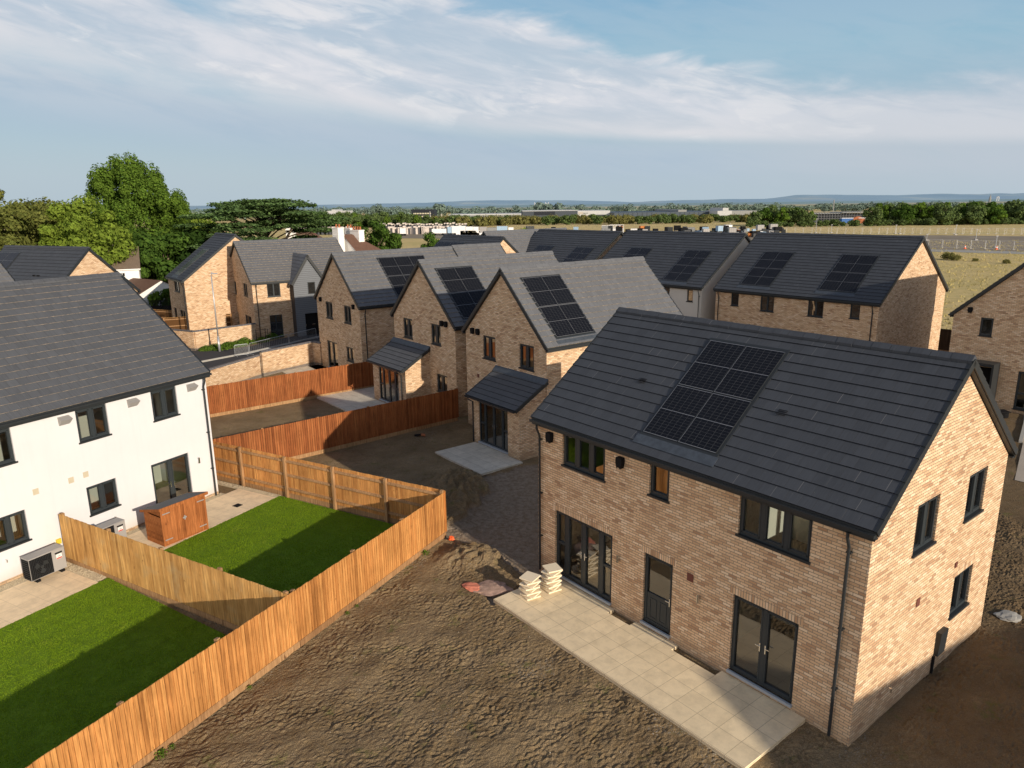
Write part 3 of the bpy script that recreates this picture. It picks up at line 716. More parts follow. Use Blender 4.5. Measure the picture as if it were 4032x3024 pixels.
A2.root.location = HA.root.location + Matrix.Rotation(-.927, 3, 'Z') @ V((0, 9.8, 0)); A2.walls(); A2.roof()

# --- the back row
B3 = House('brick_house', 'broad brick house in the back row with two solar arrays and half lit gable', (15.66, 55.354), -.8665, 12.138, 10.995, 5.12, 8.938, 'x')
for q in ((1.33, 1.98, 4.08, 5.04), (3.77, 4.85, 3.92, 5.04), (7.39, 8.5, 3.93, 5.03), (10.31, 10.96, 4.08, 5.05)): B3.window('front', *q, 1 if q[1] - q[0] < .8 else 2)
for q in ((1.2, 2.3, 1.1, 2.2), (7.4, 9, .15, 2.2)): B3.window('front', *q, 2)
B3.walls(); B3.openings(); B3.roof(nose='nose_shade'); B3.panel(1.78, 4.15, .5, 4.45); B3.panel(7.78, 10.25, .6, 4.5)
B3.pipe('front', 11.8); B3.pipe('front', .3)
B2 = House('rendered_house', 'pale rendered house between two brick ones in the back row', (6.9, 65.5), -.8665, 12.15, 10.95, 5.1, 8.87, 'x', wall='render2')
for q in ((10.82, 11.38, 4.04, 4.96), (8.32, 9.12, 4.1, 4.98), (3.5, 4.5, 4, 5)): B2.window('front', *q, 1)
B2.walls(); B2.openings(); B2.roof(nose='nose_shade'); B2.panel(2.1, 4.48, .3, 4.25); B2.panel(8.2, 10.55, .3, 4.25); B2.pipe('front', 12.0)
B1 = House('brick_house', 'brick house at the far left end of the back row under a dark roof', (-1.0, 74.8), -.8667, 11.1, 11.0, 5.1, 8.77, 'x')
for q in ((1.5, 2.5, 4, 5), (8, 9, 4, 5)): B1.window('front', *q, 2)
B1.walls(); B1.openings(); B1.roof(nose='nose_shade'); B1.panel(2.25, 4.6, .3, 4.0); B1.panel(7.6, 9.98, .3, 4.0)
B0 = House('brick_house', 'brick house behind the middle row with a small sunlit gable', (-9.905, 76.298), -.833, 9.281, 8.0, 5.1, 8.32, 'x')
B0.window('front', 2, 3, 4, 5, 2); B0.walls(); B0.openings(); B0.roof(nose='nose_shade'); B0.panel(.1, 4.4, 2.5, 4.1, na=4, nt=1)
C0 = House('brick_house', 'distant brick house with light grey roof behind the sunlit gable', (-5.2, 77.8), -.86, 8.0, 11.5, 5.1, 8.75, 'y')
C0.walls(); C0.roof(); C0.panel(7.2, 9.4, .9, 4.0, side=1)

# --- the grey clad house and its neighbour on the left
D1 = House('brick_house', 'brick house with grey clad entrance gable beside the street lamp', (-27.992, 72.049), -.978, 9.029, 9.636, 5.1, 8.362, 'y')
for q in ((2.0, 3.4, 3.66, 4.85), (6.05, 7.35, 3.78, 4.95), (1.85, 3.2, .85, 1.88), (5.68, 7.76, .9, 2.0)): D1.window('front', *q, 2)
D1.window('right', 1.3, 2.47, 3.82, 4.98, 2); D1.window('right', 1.3, 2.45, .1, 2.15, 2, trans=[(0, .75), (1, .75)], soldier=True)
D1.walls(); D1.openings(); D1.roof(nh=.045); D1.pipe('right', .33)
def porch_gable(h, A, y0, y1, out, E, R):
    mb = MB(); ym = (y0 + y1) / 2; dy0, dy1 = 4.25, 5.6
    X = A + out
    for a, b, z0, z1 in ((y0, 4.7, -.1, 2.15), (y0, 4.7, 2.15, 3.9), (4.7, 5.4, 2.15, 3.9), (5.4, y1, 2.15, 3.9), (y0, 4.7, 3.9, 5.0), (5.4, y1, 3.9, 5.0)):
        if z0 < 1: a, b = (y0, dy0)
        mb.quad((X, a, z0), (X, b, z0), (X, b, z1), (X, a, z1))
    mb.quad((X, dy1, -.1), (X, y1, -.1), (X, y1, 2.15), (X, dy1, 2.15)); mb.quad((X, y0, 5.0), (X, y1, 5.0), (X, y1, E), (X, y0, E))
    mb.poly([(X, y0, E), (X, y1, E), (X, ym, R)])
    mb.quad((X, y1, -.1), (A, y1, -.1), (A, y1, E), (X, y1, E))
    mb.build('clad_gable', 'clad', h.root)
    cm = MB(); cm.quad((A + .002, y0, -.1), (X + .02, y0, -.1), (X + .02, y0, E), (A + .002, y0, E)); cm.build('side_cladding', 'clad2', h.root)
    w = MB()
    for a, b, z0, z1 in ((4.7, 5.4, 3.9, 3.96), (4.7, 5.4, 4.94, 5.0), (4.7, 4.76, 3.96, 4.94), (5.34, 5.4, 3.96, 4.94)): w.box(X - .05, X + .02, a, b, z0, z1)
    wo = w.build('window', 'frame', h.root); p = MB(); p.quad((X - .02, 4.72, 3.92), (X - .02, 5.38, 3.92), (X - .02, 5.38, 4.98), (X - .02, 4.72, 4.98)); p.build('pane', 'glassfar', wo)
    d = MB(); d.box(X - .35, X - .3, dy0, dy1, -.05, 2.15); d.box(X - .3, X, dy0, dy0 + .03, 0, 2.15); do = d.build('front_door', 'black', h.root)
    l = MB(); l.box(X - .3, X - .28, 4.35, 4.4, .95, 1.15); l.box(X - .3, X - .285, 4.95, 5.25, 1.05, 1.11); l.build('handle', 'chrome', do)
    # little tiled roof running back into the main slope
    tp2 = (R - E) / (ym - y0); eo = .22; rb = MB(); vb = MB()
    for sg in (-1, 1):
        cs = 1 / sqrt(1 + tp2 * tp2); ls = ((ym - y0) + eo) / cs; n = round(ls / .335); st = ls / n
        for i in range(n):
            def pt(x, t, k): b = (y0 - eo + t * cs - k * tp2 * cs); z = E + .22 + tp2 * (b - y0); return (x, b if sg < 0 else 2 * ym - b, E + .22 + tp2 * (-eo + t * cs) + k * cs)
            t0, t1 = i * st, (i + 1) * st
            xb = A - max(0, (-eo + t1 * cs)) * tp2 / h.tp - .35
            rb.quad(pt(X + .15, t0, .03), pt(xb, t0, .03), pt(xb, t1, .002), pt(X + .15, t1, .002), 0, [(0, i * .335), (xb - X, i * .335), (xb - X, i * .335 + .33), (0, i * .335 + .33)])
            rb.quad(pt(X + .15, t0, 0), pt(xb, t0, 0), pt(xb, t0, .03), pt(X + .15, t0, .03), 1)
            vb.hexa([pt(X + .10, t0, -.2), pt(X + .17, t0, -.2), pt(X + .17, t1, -.2), pt(X + .10, t1, -.2), pt(X + .10, t0, .04), pt(X + .17, t0, .04), pt(X + .17, t1, .02), pt(X + .10, t1, .02)])
    r = rb.build('porch_roof', ['tile', 'nose'], h.root); vb.build('verge', 'dark', r)
porch_gable(D1, 9.029, 3.4, 6.3, .95, 5.0, 7.25)
D2 = House('brick_house', 'narrow brick house with a column of glinting panels, beside the dark trees', (-33.526, 71.453), -.901, 5.686, 10.091, 5.1, 8.947, 'x')
D2.window('front', 2.1, 3.9, 3.98, 5.04, 3); D2.window('front', 1.0, 1.9, .2, 2.3, 1); D2.window('front', 3.2, 4.9, .6, 2.3, 2)
D2.walls(); D2.openings(); D2.roof(nose='nose_shade'); D2.panel(1.7, 3.3, .3, 4.0, na=1, nt=2); D2.pipe('front', 5.5)
LH = House('brick_house', 'brick house with sunlit gable tip and solar panels behind the white house', (-42.934, 57.186), -.437, 10.056, 7.495, 5.1, 8.6, 'x')
LH.window('front', 7, 8, 4, 5, 2); LH.walls(); LH.openings(); LH.roof(nose='nose_shade'); LH.panel(.05, 2.6, .8, 4.45)
for a in (6.4, 6.9):
    mb = MB(); b = 1.5; z = 5.1 + .25 + LH.tp * b + .03; mb.box(a, a + .25, b, b + .1, z, z + .09); mb.build('roof_vent', 'black', LH.ro)
W2 = House('brick_house', 'brick house whose light grey roof corner shows above the white house ridge', (-39.35, 39.4), -.437, 7.2, 9.0, 5.1, 8.6, 'y')
W2.walls(); W2.roof()
RH = House('brick_house', 'shaded brick house numbered 41 at the right edge', (25.79, 41.92), -.900, 8.2, 10, 5.1, 8.9, 'y', near=True)
RH.window('front', 1.43, 2.08, 4.07, 5.11, 1, soldier=True); RH.window('front', 3.64, 5.1, .2, 2.35, 1, trans=[(0, 1.1)]); RH.window('front', 3.85, 4.9, 3.9, 5.1, 2)
RH.walls(); RH.openings(); RH.interior(3.2); RH.roof(); RH.swiftbox('front', .85, 5.62)
ps = MB(); ps.box(1.35, 2.72, -.95, 0, 2.52, 2.68); ps.box(1.35, 1.45, -.95, 0, -.1, 2.52); ps.box(2.62, 2.72, -.95, 0, -.1, 2.52); po = ps.build('porch_surround', 'dark', RH.root)
dm = MB(); dm.box(1.5, 2.6, -.06, -.01, 0, 2.3); do = dm.build('front_door', 'black', RH.root)
cu = bpy.data.curves.new('house_number', 'FONT'); cu.body = '41'; cu.size = .17; cu.extrude = .004; cu.align_x = 'CENTER'
no = bpy.data.objects.new('house_number', cu); COL.objects.link(no); no.parent = RH.root; no.location = (2.0, -.075, 1.62); no.rotation_euler = (pi / 2, 0, 0); cu.materials.append(M['white'])
bpy.context.view_layer.update()
nm_ = bpy.data.meshes.new_from_object(no); n2_ = bpy.data.objects.new('house_number', nm_); COL.objects.link(n2_); n2_.parent = do; n2_.location = no.location; n2_.rotation_euler = no.rotation_euler; bpy.data.objects.remove(no)
bpy.data.objects[n2_.name].name = 'house_number'
# the neighbour whose shadow falls across the patio and the lower gable
N1 = thing('brick_house', 'hip roofed brick house standing just outside the view at lower right', 'house')
r1 = Matrix.Rotation(-.9021, 3, 'Z'); rd = r1 @ V((.48, .88, 0)); ac = r1 @ V((-.88, .48, 0))
pk = V((.807, 21.847, 0)) + r1 @ V((35.2, .05, 0)); hw = 3.9
c4 = [pk - rd * hw - ac * hw, pk - rd * hw + ac * hw, pk + rd * 14 + ac * hw, pk + rd * 14 - ac * hw]
mb = MB()
for i in range(4): a, b = c4[i], c4[(i + 1) % 4]; mb.quad((a.x, a.y, -.2), (b.x, b.y, -.2), (b.x, b.y, 5.3), (a.x, a.y, 5.3), 0, [(0, 0), ((b - a).length, 0), ((b - a).length, 5.5), (0, 5.5)])
mb.build('walls', 'brick', N1)
mb = MB(); p0 = V((pk.x, pk.y, 8.6)); q = pk + rd * 10; p1 = V((q.x, q.y, 8.6)); e4 = [V((c.x, c.y, 5.3)) for c in c4]
mb.poly([e4[0], e4[1], p0]); mb.quad(e4[1], e4[2], p1, p0); mb.poly([e4[2], e4[3], p1]); mb.quad(e4[3], e4[0], p0, p1); mb.build('roof', 'tile', N1)

# ------------------------------------------------------------------ ground
def in_poly(x, y, P):
    c = False; n = len(P)
    for i in range(n):
        x0, y0 = P[i]; x1, y1 = P[(i + 1) % n]
        if (y0 > y) != (y1 > y) and x < (x1 - x0) * (y - y0) / (y1 - y0) + x0: c = not c
    return c
def flat(name, pts, z, mat, **k):
    mb = MB(); mb.poly([(x, y, z) for x, y in pts]); return struct(name, mb, mat, **k)
R_ = 26000
mb = MB(); n = 48
ring = [(R_ * cos(2 * pi * i / n), R_ * sin(2 * pi * i / n), -.30) for i in range(n)]
for i in range(n): mb.poly([(0, 0, -.30), ring[i], ring[(i + 1) % n]])
struct('ground', mb, 'field', uv=False)
# detailed soil with clods, ruts and the bank beside the big house
SX0, SX1, SY0, SY1 = -14.0, 19.0, 5.5, 40.5
LOW = [(-2.9, 24.3), (-1.9, 24.0), (-.9, 23.1), (-.1, 22.0), (.35, 21.0), (-.3, 20.2), (-1.2, 20.3), (-1.4, 20.9), (-.7, 19.6), (1.2, 20.6), (3.5, 24), (6.5, 33), (4, 36), (1.5, 32.2), (-1.5, 30.4), (-1.0, 28.6), (-1.7, 26.6), (-2.2, 25.4)]
FRONT = lambda x, y: (x - .807) * -.785 + (y - 21.847) * -.62      # distance in front of the big house
def soil_h(x, y):
    p = V((x, y, 0))
    n1 = noise.noise(p * .5); n2 = noise.noise(p * 1.7 + V((5, 1, 0))); n3 = noise.noise(p * 4.6 + V((1, 9, 2))); n4 = noise.noise(p * 10.5); n5 = abs(noise.noise(p * 7.0 + V((3, 3, 3))))
    a = .30 + max(0, min(1, (n1 + .35))) * .9
    amp = .55 if y > 25 and x > -9 or y > 30 else 1.0
    if y > 24.5 + (x + 2.5) * 0 and not (x > -3 and y < 31): amp = .28
    n6 = 1 - 2 * abs(noise.noise(p * 3.1 + V((7, 3, 1)))); n7 = noise.noise(p * 8.2 + V((2, 2, 6)))
    n8 = noise.noise(p * 17)
    k = .35 + .9 * max(0, min(1, .5 + 1.3 * noise.noise(p * .9 + V((4, 4, 4)))))
    h = .055 * n1 + amp * (.040 * n2 + .018 * a * n3 + k * (.022 * n7 + .030 * n4 - .032 * n5 + .030 * n8) + .01)
    # tracks of a digger parallel to the fence
    s = (x + 9.17) * .89 - (y - 11.35) * .455
    tr = max(0, sin(s * 2.4 + noise.noise(p * .3) * 2.5)); along = (x * .455 + y * .89)
    h += -.03 * amp * tr * (1 if s < 5 else .4) + amp * .05 * max(0, noise.noise(V((s * 1.4, along * .25, 2))))
    # mound by the upper patio and a bank edge round the low stony track
    for mx, my, rx, ry, mh in ((-2.35, 28.6, 1.6, 2.7, .62), (-2.3, 26.3, .9, 1.5, .30), (-1.35, 22.7, 1.5, 1.1, .30), (-2.0, 25.0, .8, 1.0, .15)):
        d = ((x - mx) / rx) ** 2 + ((y - my) / ry) ** 2
        if d < 1: h += mh * (1 - d) ** 1.3 * (1 + .5 * n3)
    return h
nx = 516; ny = 560; DX, DY = (SX1 - SX0) / nx, (SY1 - SY0) / ny
vs = []; stony = []
for j in range(ny + 1):
    for i in range(nx + 1):
        x, y = SX0 + i * DX, SY0 + j * DY
        h = soil_h(x, y); st = 0.0
        if -3.5 < x < 7 and 19 < y < 37:
            xx = x + .25 * noise.noise(V((x * 1.6, y * 1.6, 3))); yy = y + .25 * noise.noise(V((x * 1.6, y * 1.6, 8)))
            if in_poly(xx, yy, LOW): h = h * .55 - .10; st = 1.0
        e = min(x - SX0, SX1 - x, y - SY0, SY1 - y)
        if e < .5: h = h * e / .5
        vs.append((x, y, h - .045)); stony.append(st)
def sunk(x, y):      # keep soil under paving and houses out of sight
    f = FRONT(x, y); a = (x - .807) * .62 - (y - 21.847) * .785
    if -.1 < f < 2.5 and a > 1.45 and a < 10.7: return True
    return False
for k, (x, y, z) in enumerate(vs):
    if z > -.03 and (FRONT(x, y) < 2.5 and -1.0 < (x - .807) * .62 - (y - 21.847) * .785 < 11 and FRONT(x, y) > -8): vs[k] = (x, y, -.03 if (x - .807) * .62 - (y - 21.847) * .785 > .3 else min(z, .02))
def local(p, c, yaw):
    dx, dy = p[0] - c[0], p[1] - c[1]; return dx * cos(yaw) + dy * sin(yaw), -dx * sin(yaw) + dy * cos(yaw)
for k, (x, y, z) in enumerate(vs):
    a, b = local((x, y), (-12.386, 28.529), 1.0732)
    if -14 < a < 1.25 and -11.1 < b < 1: vs[k] = (x, y, min(z, -.03))
    a, b = local((x, y), (-2.442, 38.355), -.9123)
    if 2.9 < a < 7.1 and -4.3 < b < 0: vs[k] = (x, y, min(z, -.02))
fs = [(j * (nx + 1) + i, j * (nx + 1) + i + 1, (j + 1) * (nx + 1) + i + 1, (j + 1) * (nx + 1) + i) for j in range(ny) for i in range(nx)]
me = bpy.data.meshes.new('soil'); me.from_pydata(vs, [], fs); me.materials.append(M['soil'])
at_ = me.attributes.new('stony', 'FLOAT', 'POINT'); at_.data.foreach_set('value', stony)
me.update()
o = bpy.data.objects.new('soil', me); COL.objects.link(o); tag(o, kind='structure')
# plain soil round it
mb = MB(); xs = [-75, SX0, SX1, 62]; ys = [-30, SY0, SY1, 92]
for i in range(3):
    for j in range(3):
        if i == 1 and j == 1: continue
        n_ = 60
        X0, X1, Y0, Y1 = xs[i], xs[i + 1], ys[j], ys[j + 1]
        k = max(1, int((X1 - X0) / 1.0)); l = max(1, int((Y1 - Y0) / 1.0))
        if X0 > 40 or False: continue
        st = len(mb.v)
        for b in range(l + 1):
            for a in range(k + 1):
                x, y = X0 + (X1 - X0) * a / k, Y0 + (Y1 - Y0) * b / l
                e = .0 if a in (0, k) or b in (0, l) else noise.noise(V((x, y, 0)) * .8) * .06 + noise.noise(V((x, y, 5)) * 2.3) * .03
                mb.v.append((x, y, -.045 + e))
        for b in range(l):
            for a in range(k): mb.f.append((st + b * (k + 1) + a, st + b * (k + 1) + a + 1, st + (b + 1) * (k + 1) + a + 1, st + (b + 1) * (k + 1) + a)); mb.mi.append(0)
# keep the meadow on the right free of bare soil
keep = [k for k, f in enumerate(mb.f) if not (sum(mb.v[i][0] for i in f) / len(f) * .757 + sum(mb.v[i][1] for i in f) / len(f) * .653 > 70 or (sum(mb.v[i][1] for i in f) / len(f) > 70 and sum(mb.v[i][0] for i in f) / len(f) > -12))]
mb.f = [mb.f[k] for k in keep]; mb.mi = [0] * len(mb.f)
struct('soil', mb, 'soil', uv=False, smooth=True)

# local frames: big house (a) and white house (w)
def FA(x, y, z=0): v = r1 @ V((x, y, 0)); return (.807 + v.x, 21.847 + v.y, z)
RW = Matrix.Rotation(1.0732, 3, 'Z')
def FW(x, y, z=0): v = RW @ V((x, y, 0)); return (-12.386 + v.x, 28.529 + v.y, z)
RC = Matrix.Rotation(-.9123, 3, 'Z')
def FC(x, y, z=0): v = RC @ V((x, y, 0)); return (-2.442 + v.x, 38.355 + v.y, z)
RB = Matrix.Rotation(-.901, 3, 'Z')
def FB(x, y, z=0): v = RB @ V((x, y, 0)); return (-7.286 + v.x, 44.749 + v.y, z)

def slab(name, fr, yaw, rects, mat, z0=-.06, z1=.05, **k):
    o = fr(0, 0); mb = MB()
    for a, b, c, d in rects: mb.box(a, b, c, d, z0, z1)
    ob = struct(name, mb, mat, **k); ob.location = (o[0], o[1], 0); ob.rotation_euler = (0, 0, yaw); return ob
# patio of the big house, its near edge, steps beneath the doors
slab('patio', FA, -.9021, [(.75, 9.5, -2.45, -.55)], 'patio', z1=.05)
PT = bpy.data.objects['patio']; 
mb = MB(); mb.box(.72, 9.5, -2.42, -.30, -.06, .05)
for a, b in ((.75, 3.45), (4.3, 5.8), (7.2, 9.5)): mb.box(a, b, -.31, -.02, -.06, .052)
bpy.data.objects.remove(PT); PT = struct('patio', mb, 'patio'); PT.location = FA(0, 0); PT.rotation_euler = (0, 0, -.9021)
# white house patios with gravel strips
slab('patio', FW, 1.0732, [(-6.35, .75, -2.5, -.32)], 'patio3', z1=.02)
slab('patio', FW, 1.0732, [(-15, -6.95, -2.62, -.45)], 'patio3', z1=.02)
for a, b, c, d in ((-6.35, .1, -.32, -.012), (.755, 1.05, -2.5, 3), (-15, -6.95, -.448, -.012), (-6.945, -6.57, -2.5, -.02)):
    sb = slab('gravel_strip', FW, 1.0732, [(a, b, c, d)], 'gravel', z1=.012)
mb = MB(); rs = random.Random(3)
for a, b, c, d, n in ((-6.35, .1, -.32, -.02, 500), (.76, 1.02, -2.5, 2.4, 420), (-12, -6.95, -.44, -.02, 700), (-6.94, -6.58, -2.5, -.02, 500)):
    for k in range(n):
        x, y = rs.uniform(a, b), rs.uniform(c, d); r = rs.uniform(.012, .03); q = V(FW(x, y)); an = rs.uniform(0, 3)
        t = [V((cos(an + i * 2.1) * r, sin(an + i * 2.1) * r, 0)) for i in range(3)]
        mb.poly([q + t[0] + V((0, 0, .012)), q + t[1] + V((0, 0, .012)), q + V((0, 0, .012 + r))]); mb.poly([q + t[1] + V((0, 0, .012)), q + t[2] + V((0, 0, .012)), q + V((0, 0, .012 + r))]); mb.poly([q + t[2] + V((0, 0, .012)), q + t[0] + V((0, 0, .012)), q + V((0, 0, .012 + r))])
tag(mb.build('gravel', 'gravel', uv=False), 'loose cream gravel along the edges of the white house paving', 'gravel', kind='stuff')
# lawns
# fence A line in W frame: from (-2.5,24.35) to (-9.17,11.35)
def wl(p): return local(p, (-12.386, 28.529), 1.0732)
lawns = [[(-10.15, 28.0), (-12.2, 23.72), (-13.15, 21.55), (-6.3, 17.72), (-2.85, 24.2), (-8.9, 27.75)], [(-13.3, 21.45), (-14.3, 19.4), (-17.5, 13.2), (-12, 5.0), (-6.55, 16.5), (-6.3, 17.3)]]
lawns[0] = [FW(.98, -2.52)[:2], FW(-6.40, -2.52)[:2], (-6.25, 17.72), (-2.75, 24.25)]
lawns[1] = [FW(-6.62, -2.64)[:2], FW(-17, -2.64)[:2], (-14.0, 1.5), (-6.35, 16.95)]
for q in lawns: flat('lawn', q, .012, 'lawn')
mg, tg = newmat('grass_blades'); pg = tg.pos()
roll = tg.m('FRACT', tg.m('DIVIDE', tg.m('ADD', tg.m('MULTIPLY', tg.sep(pg)[0], .878), tg.m('MULTIPLY', tg.sep(pg)[1], -.478)), 1.22))
cg = tg.mix(tg.noise(pg, .9, 4, .6), (.17, .285, .014), (.26, .38, .028))
cg = tg.mix(tg.mr(tg.noise(pg, 1.7, 4, .7), .56, .72, 0, .55), cg, (.36, .40, .06))
cg = tg.mix(tg.m('MULTIPLY', tg.m('LESS_THAN', roll, .5), .22), cg, (.14, .26, .014)); cg = tg.mix(tg.m('MULTIPLY', tg.m('LESS_THAN', tg.m('FRACT', tg.m('MULTIPLY', roll, 2.0)), .05), .35), cg, (.10, .11, .02))
ig = tg.mr(tg.island(), 0, 1, .86, 1.14); cg = tg.mix(1.0, cg, tg.xyz(ig, ig, ig), 'MULTIPLY')
dg, sg_ = tg.n('ShaderNodeBsdfDiffuse'), tg.n('ShaderNodeBsdfTranslucent'); tg.set(dg.inputs[0], cg); tg.set(sg_.inputs[0], cg); xg = tg.n('ShaderNodeMixShader'); xg.inputs[0].default_value = .35
tg.t.links.new(dg.outputs[0], xg.inputs[1]); tg.t.links.new(sg_.outputs[0], xg.inputs[2]); tg.out(xg.outputs[0]); M['grass'] = mg
rs = random.Random(5); mb = MB()
def blades(q, n):
    xs = [p[0] for p in q]; ys = [p[1] for p in q]; k = 0
    while k < n:
        x, y = rs.uniform(min(xs), max(xs)), rs.uniform(min(ys), max(ys))
        if not in_poly(x, y, q): continue
        k += 1
        d = noise.noise(V((x, y, 0)) * 1.1); hh = rs.uniform(.025, .042) * (1 + .5 * d); an = rs.uniform(0, 6.28); w = rs.uniform(.006, .012)
        dx, dy = cos(an) * w, sin(an) * w; lx, ly = rs.uniform(-.02, .02), rs.uniform(-.02, .02)
        n0 = len(mb.v); mb.v += [(x - dx, y - dy, .012), (x + dx, y + dy, .012), (x + lx, y + ly, .012 + hh)]; mb.f.append((n0, n0 + 1, n0 + 2)); mb.mi.append(0)
blades(lawns[0], 70000); blades([p for p in [lawns[1][0], FW(-12.5, -2.64)[:2], (-10.9, 8.0), lawns[1][3]]], 80000)
tag(mb.build('grass', 'grass', uv=False), 'short mown green grass growing on the two fenced lawns', 'grass', kind='stuff')
# patios of the middle houses
slab('patio', FC, -.9123, [(3.1, 6.95, -4.1, -1.72), (3.3, 5.85, -1.721, -1.66)], 'patio2', z1=.04)
slab('patio', FB, -.901, [(-3.0, 3.6, -4.3, -1.72), (-3.0, -.1, -1.721, -.1)], 'patio2', z1=.04)
slab('patio', lambda x, y: (-14.395, 53.727), -.927, [(-.2, 3.4, -3.2, -.1), (-.2, 7.0, -1.0, -.1)], 'patio2', z1=.04)
# road, pavements
flat('road', [(-34, 55.5), (-30, 50), (-22.0, 40.8), (-18.1, 50.2), (-15.2, 54.4), (-13.0, 62), (-9, 70), (-13.5, 72.5), (-17.2, 66.8), (-20.0, 61.8), (-21.9, 58.4), (-24.3, 55.2), (-28, 57.4)], -.008, 'asphalt')
flat('pavement', [(-24.15, 55.4), (-21.8, 58.5), (-19.9, 61.9), (-17.0, 67), (-18.6, 68.2), (-21.0, 64.5), (-22.35, 61.3), (-24.45, 59.45), (-27.0, 59.6), (-29.5, 60.6), (-31, 59.2), (-28, 57.5)], .10, 'asphalt')
def kerb(name, pts, w=.14, z0=-.05, z1=.115, m='kerb'):
    mb = MB()
    for (x0, y0), (x1, y1) in zip(pts[:-1], pts[1:]):
        d = V((x1 - x0, y1 - y0, 0)); L = d.length; d.normalize(); nn = V((-d.y, d.x, 0)) * w / 2; k = max(1, round(L / .9))
        for i in range(k):
            a = V((x0, y0, 0)) + d * (L * i / k + .004); b = V((x0, y0, 0)) + d * (L * (i + 1) / k - .004)
            mb.hexa([tuple((p + s * nn)[:2]) + (z,) for z in (z0, z1) for p, s in ((a, -1), (b, -1), (b, 1), (a, 1))])
    return struct(name, mb, m)
kerb('kerb', [(-28.1, 57.45), (-24.2, 55.3), (-21.85, 58.45), (-19.95, 61.85), (-17.1, 66.9)])
flat('planting_bed', [(-26.6, 60.0), (-24.6, 59.6), (-22.4, 61.4), (-20.9, 64.8), (-21.6, 67.5), (-22.9, 64.1)], .06, 'soil')
flat('pavement', [(-18.6, 68.2), (-17.0, 67), (-15.4, 70.5), (-17.6, 72.0)], .09, 'patio2')
# haul road on the right
flat('road', [(21.4, 29.0), (24.9, 33.6), (30.9, 42.2), (40, 44), (40, 20), (30, 18)], -.02, 'concrete')
kerb('kerb', [(25.0, 33.9), (28.9, 39.0), (33.5, 33.3)], .16, -.05, .06)
# far field features: perimeter track, old runway apron, darker band
flat('path', [gz(3520, 982)[:2], gz(4600, 1010)[:2], gz(4600, 1000)[:2], gz(3520, 974)[:2]], -.26, 'kerb')
flat('runway', [gz(2900, 965)[:2], gz(3560, 975)[:2], gz(4700, 1000)[:2], gz(5200, 940)[:2], gz(3700, 923)[:2], gz(2900, 922)[:2]], -.27, 'asphalt_old')
flat('runway', [gz(1500, 935)[:2], gz(2900, 945)[:2], gz(2900, 925)[:2], gz(2200, 905)[:2], gz(1500, 915)[:2]], -.27, 'asphalt_old')

# ------------------------------------------------------------------ fences and walls
def fence(label, p0, p1, h, side, mat='wood_new', post='wood_post', sp=2.55, z0=0.0, board=.125, gravel=True, cap=True, name='timber_fence', solid=True):
    p0, p1 = V((p0[0], p0[1], 0)), V((p1[0], p1[1], 0)); d = p1 - p0; L = d.length; yaw = atan2(d.y, d.x)
    t = thing(name, label, 'fence', (p0.x, p0.y, z0), yaw)
    rs = random.Random(int(L * 1000)); mb = MB(); x = 0; s = side; g = .15 if gravel else 0
    while x < L:
        w = board * .80; tilt = rs.uniform(-.004, .004); hj = rs.uniform(-.012, .006); y0 = s * .022
        mb.hexa([(x, y0, g), (x + w, y0, g), (x + w, y0 + s * .010, g), (x, y0 + s * .026, g), (x + tilt, y0, h + hj), (x + w + tilt, y0, h + hj), (x + w + tilt, y0 + s * .008, h + hj), (x + tilt, y0 + s * .026, h + hj)])
        x += board * .87
    mb.build('boards', mat, t)
    bk = MB(); bk.box(0, L, min(0, s * .021) + (0 if s > 0 else .0), max(0, s * .021), g, h - .03); bk.build('gap_shade_sheet', 'gap_shade', t) if solid else None  # dark sheet added behind the boards, stands for the shade in their gaps
    if gravel:
        gb = MB(); k = max(1, round(L / sp))
        for i in range(k): gb.box(L * i / k + .01, L * (i + 1) / k - .01, min(s * .022, s * .05), max(s * .022, s * .05), -.05, g - .004)
        gb.build('gravel_board', post, t)
    k = max(1, round(L / sp))
    for i in range(k + 1):
        x = min(max(L * i / k, .05), L - .05); b = MB(); e = (.03 if i % 2 else .012)
        b.hexa([(x - .05, -s * .105, -.1), (x + .05, -s * .105, -.1), (x + .05, -s * .002, -.1), (x - .05, -s * .002, -.1), (x - .05, -s * .105, h + e - .02), (x + .05, -s * .105, h + e - .02), (x + .05, -s * .002, h + e), (x - .05, -s * .002, h + e)])
        b.build('post', post, t)
    for zz in (.32, h * .5 + .05, h - .22):
        r = MB(); r.hexa([(0, -s * .045, zz), (L, -s * .045, zz), (L, s * .021, zz), (0, s * .021, zz), (0, -s * .03, zz + .07), (L, -s * .03, zz + .07), (L, s * .021, zz + .09), (0, s * .021, zz + .09)]); r.build('rail', post, t)
    return t
fence('long new timber fence running up from the bottom left corner between lawns and bare soil', (-12.8, 4.1), (-2.5, 24.35), 1.67, -1)
fence('pale timber fence dividing the two lawns, from the white house to the long fence', (-15.3, 22.73), (-6.08, 17.36), 1.74, -1, mat='wood_gold')
fence('new timber fence with its posts and rails showing, behind the upper lawn', (-13.9, 30.72), (-2.5, 24.30), 1.74, 1, solid=False)
fence('red stained timber fence behind the dark plot, nearer of the two red ones', (-13.6, 30.1), (-3.06, 38.92), 1.8, -1, mat='wood_red', sp=3)
fence('red stained timber fence by the brick boundary wall, farther of the two red ones', (-20.3, 37.85), (-8.6, 47.15), 1.8, -1, mat='wood_red', sp=3)
fence('golden timber fence behind the garden wall with rails showing, beside the narrow house', (-32.3, 66.9), (-26.9, 69.3), 1.8, 1, mat='wood_gold', sp=2.4)
fence('short golden timber fence at the left corner of the narrow house', (-36.4, 73.1), (-33.7, 72.0), 1.8, 1, mat='wood_gold', sp=2.4)
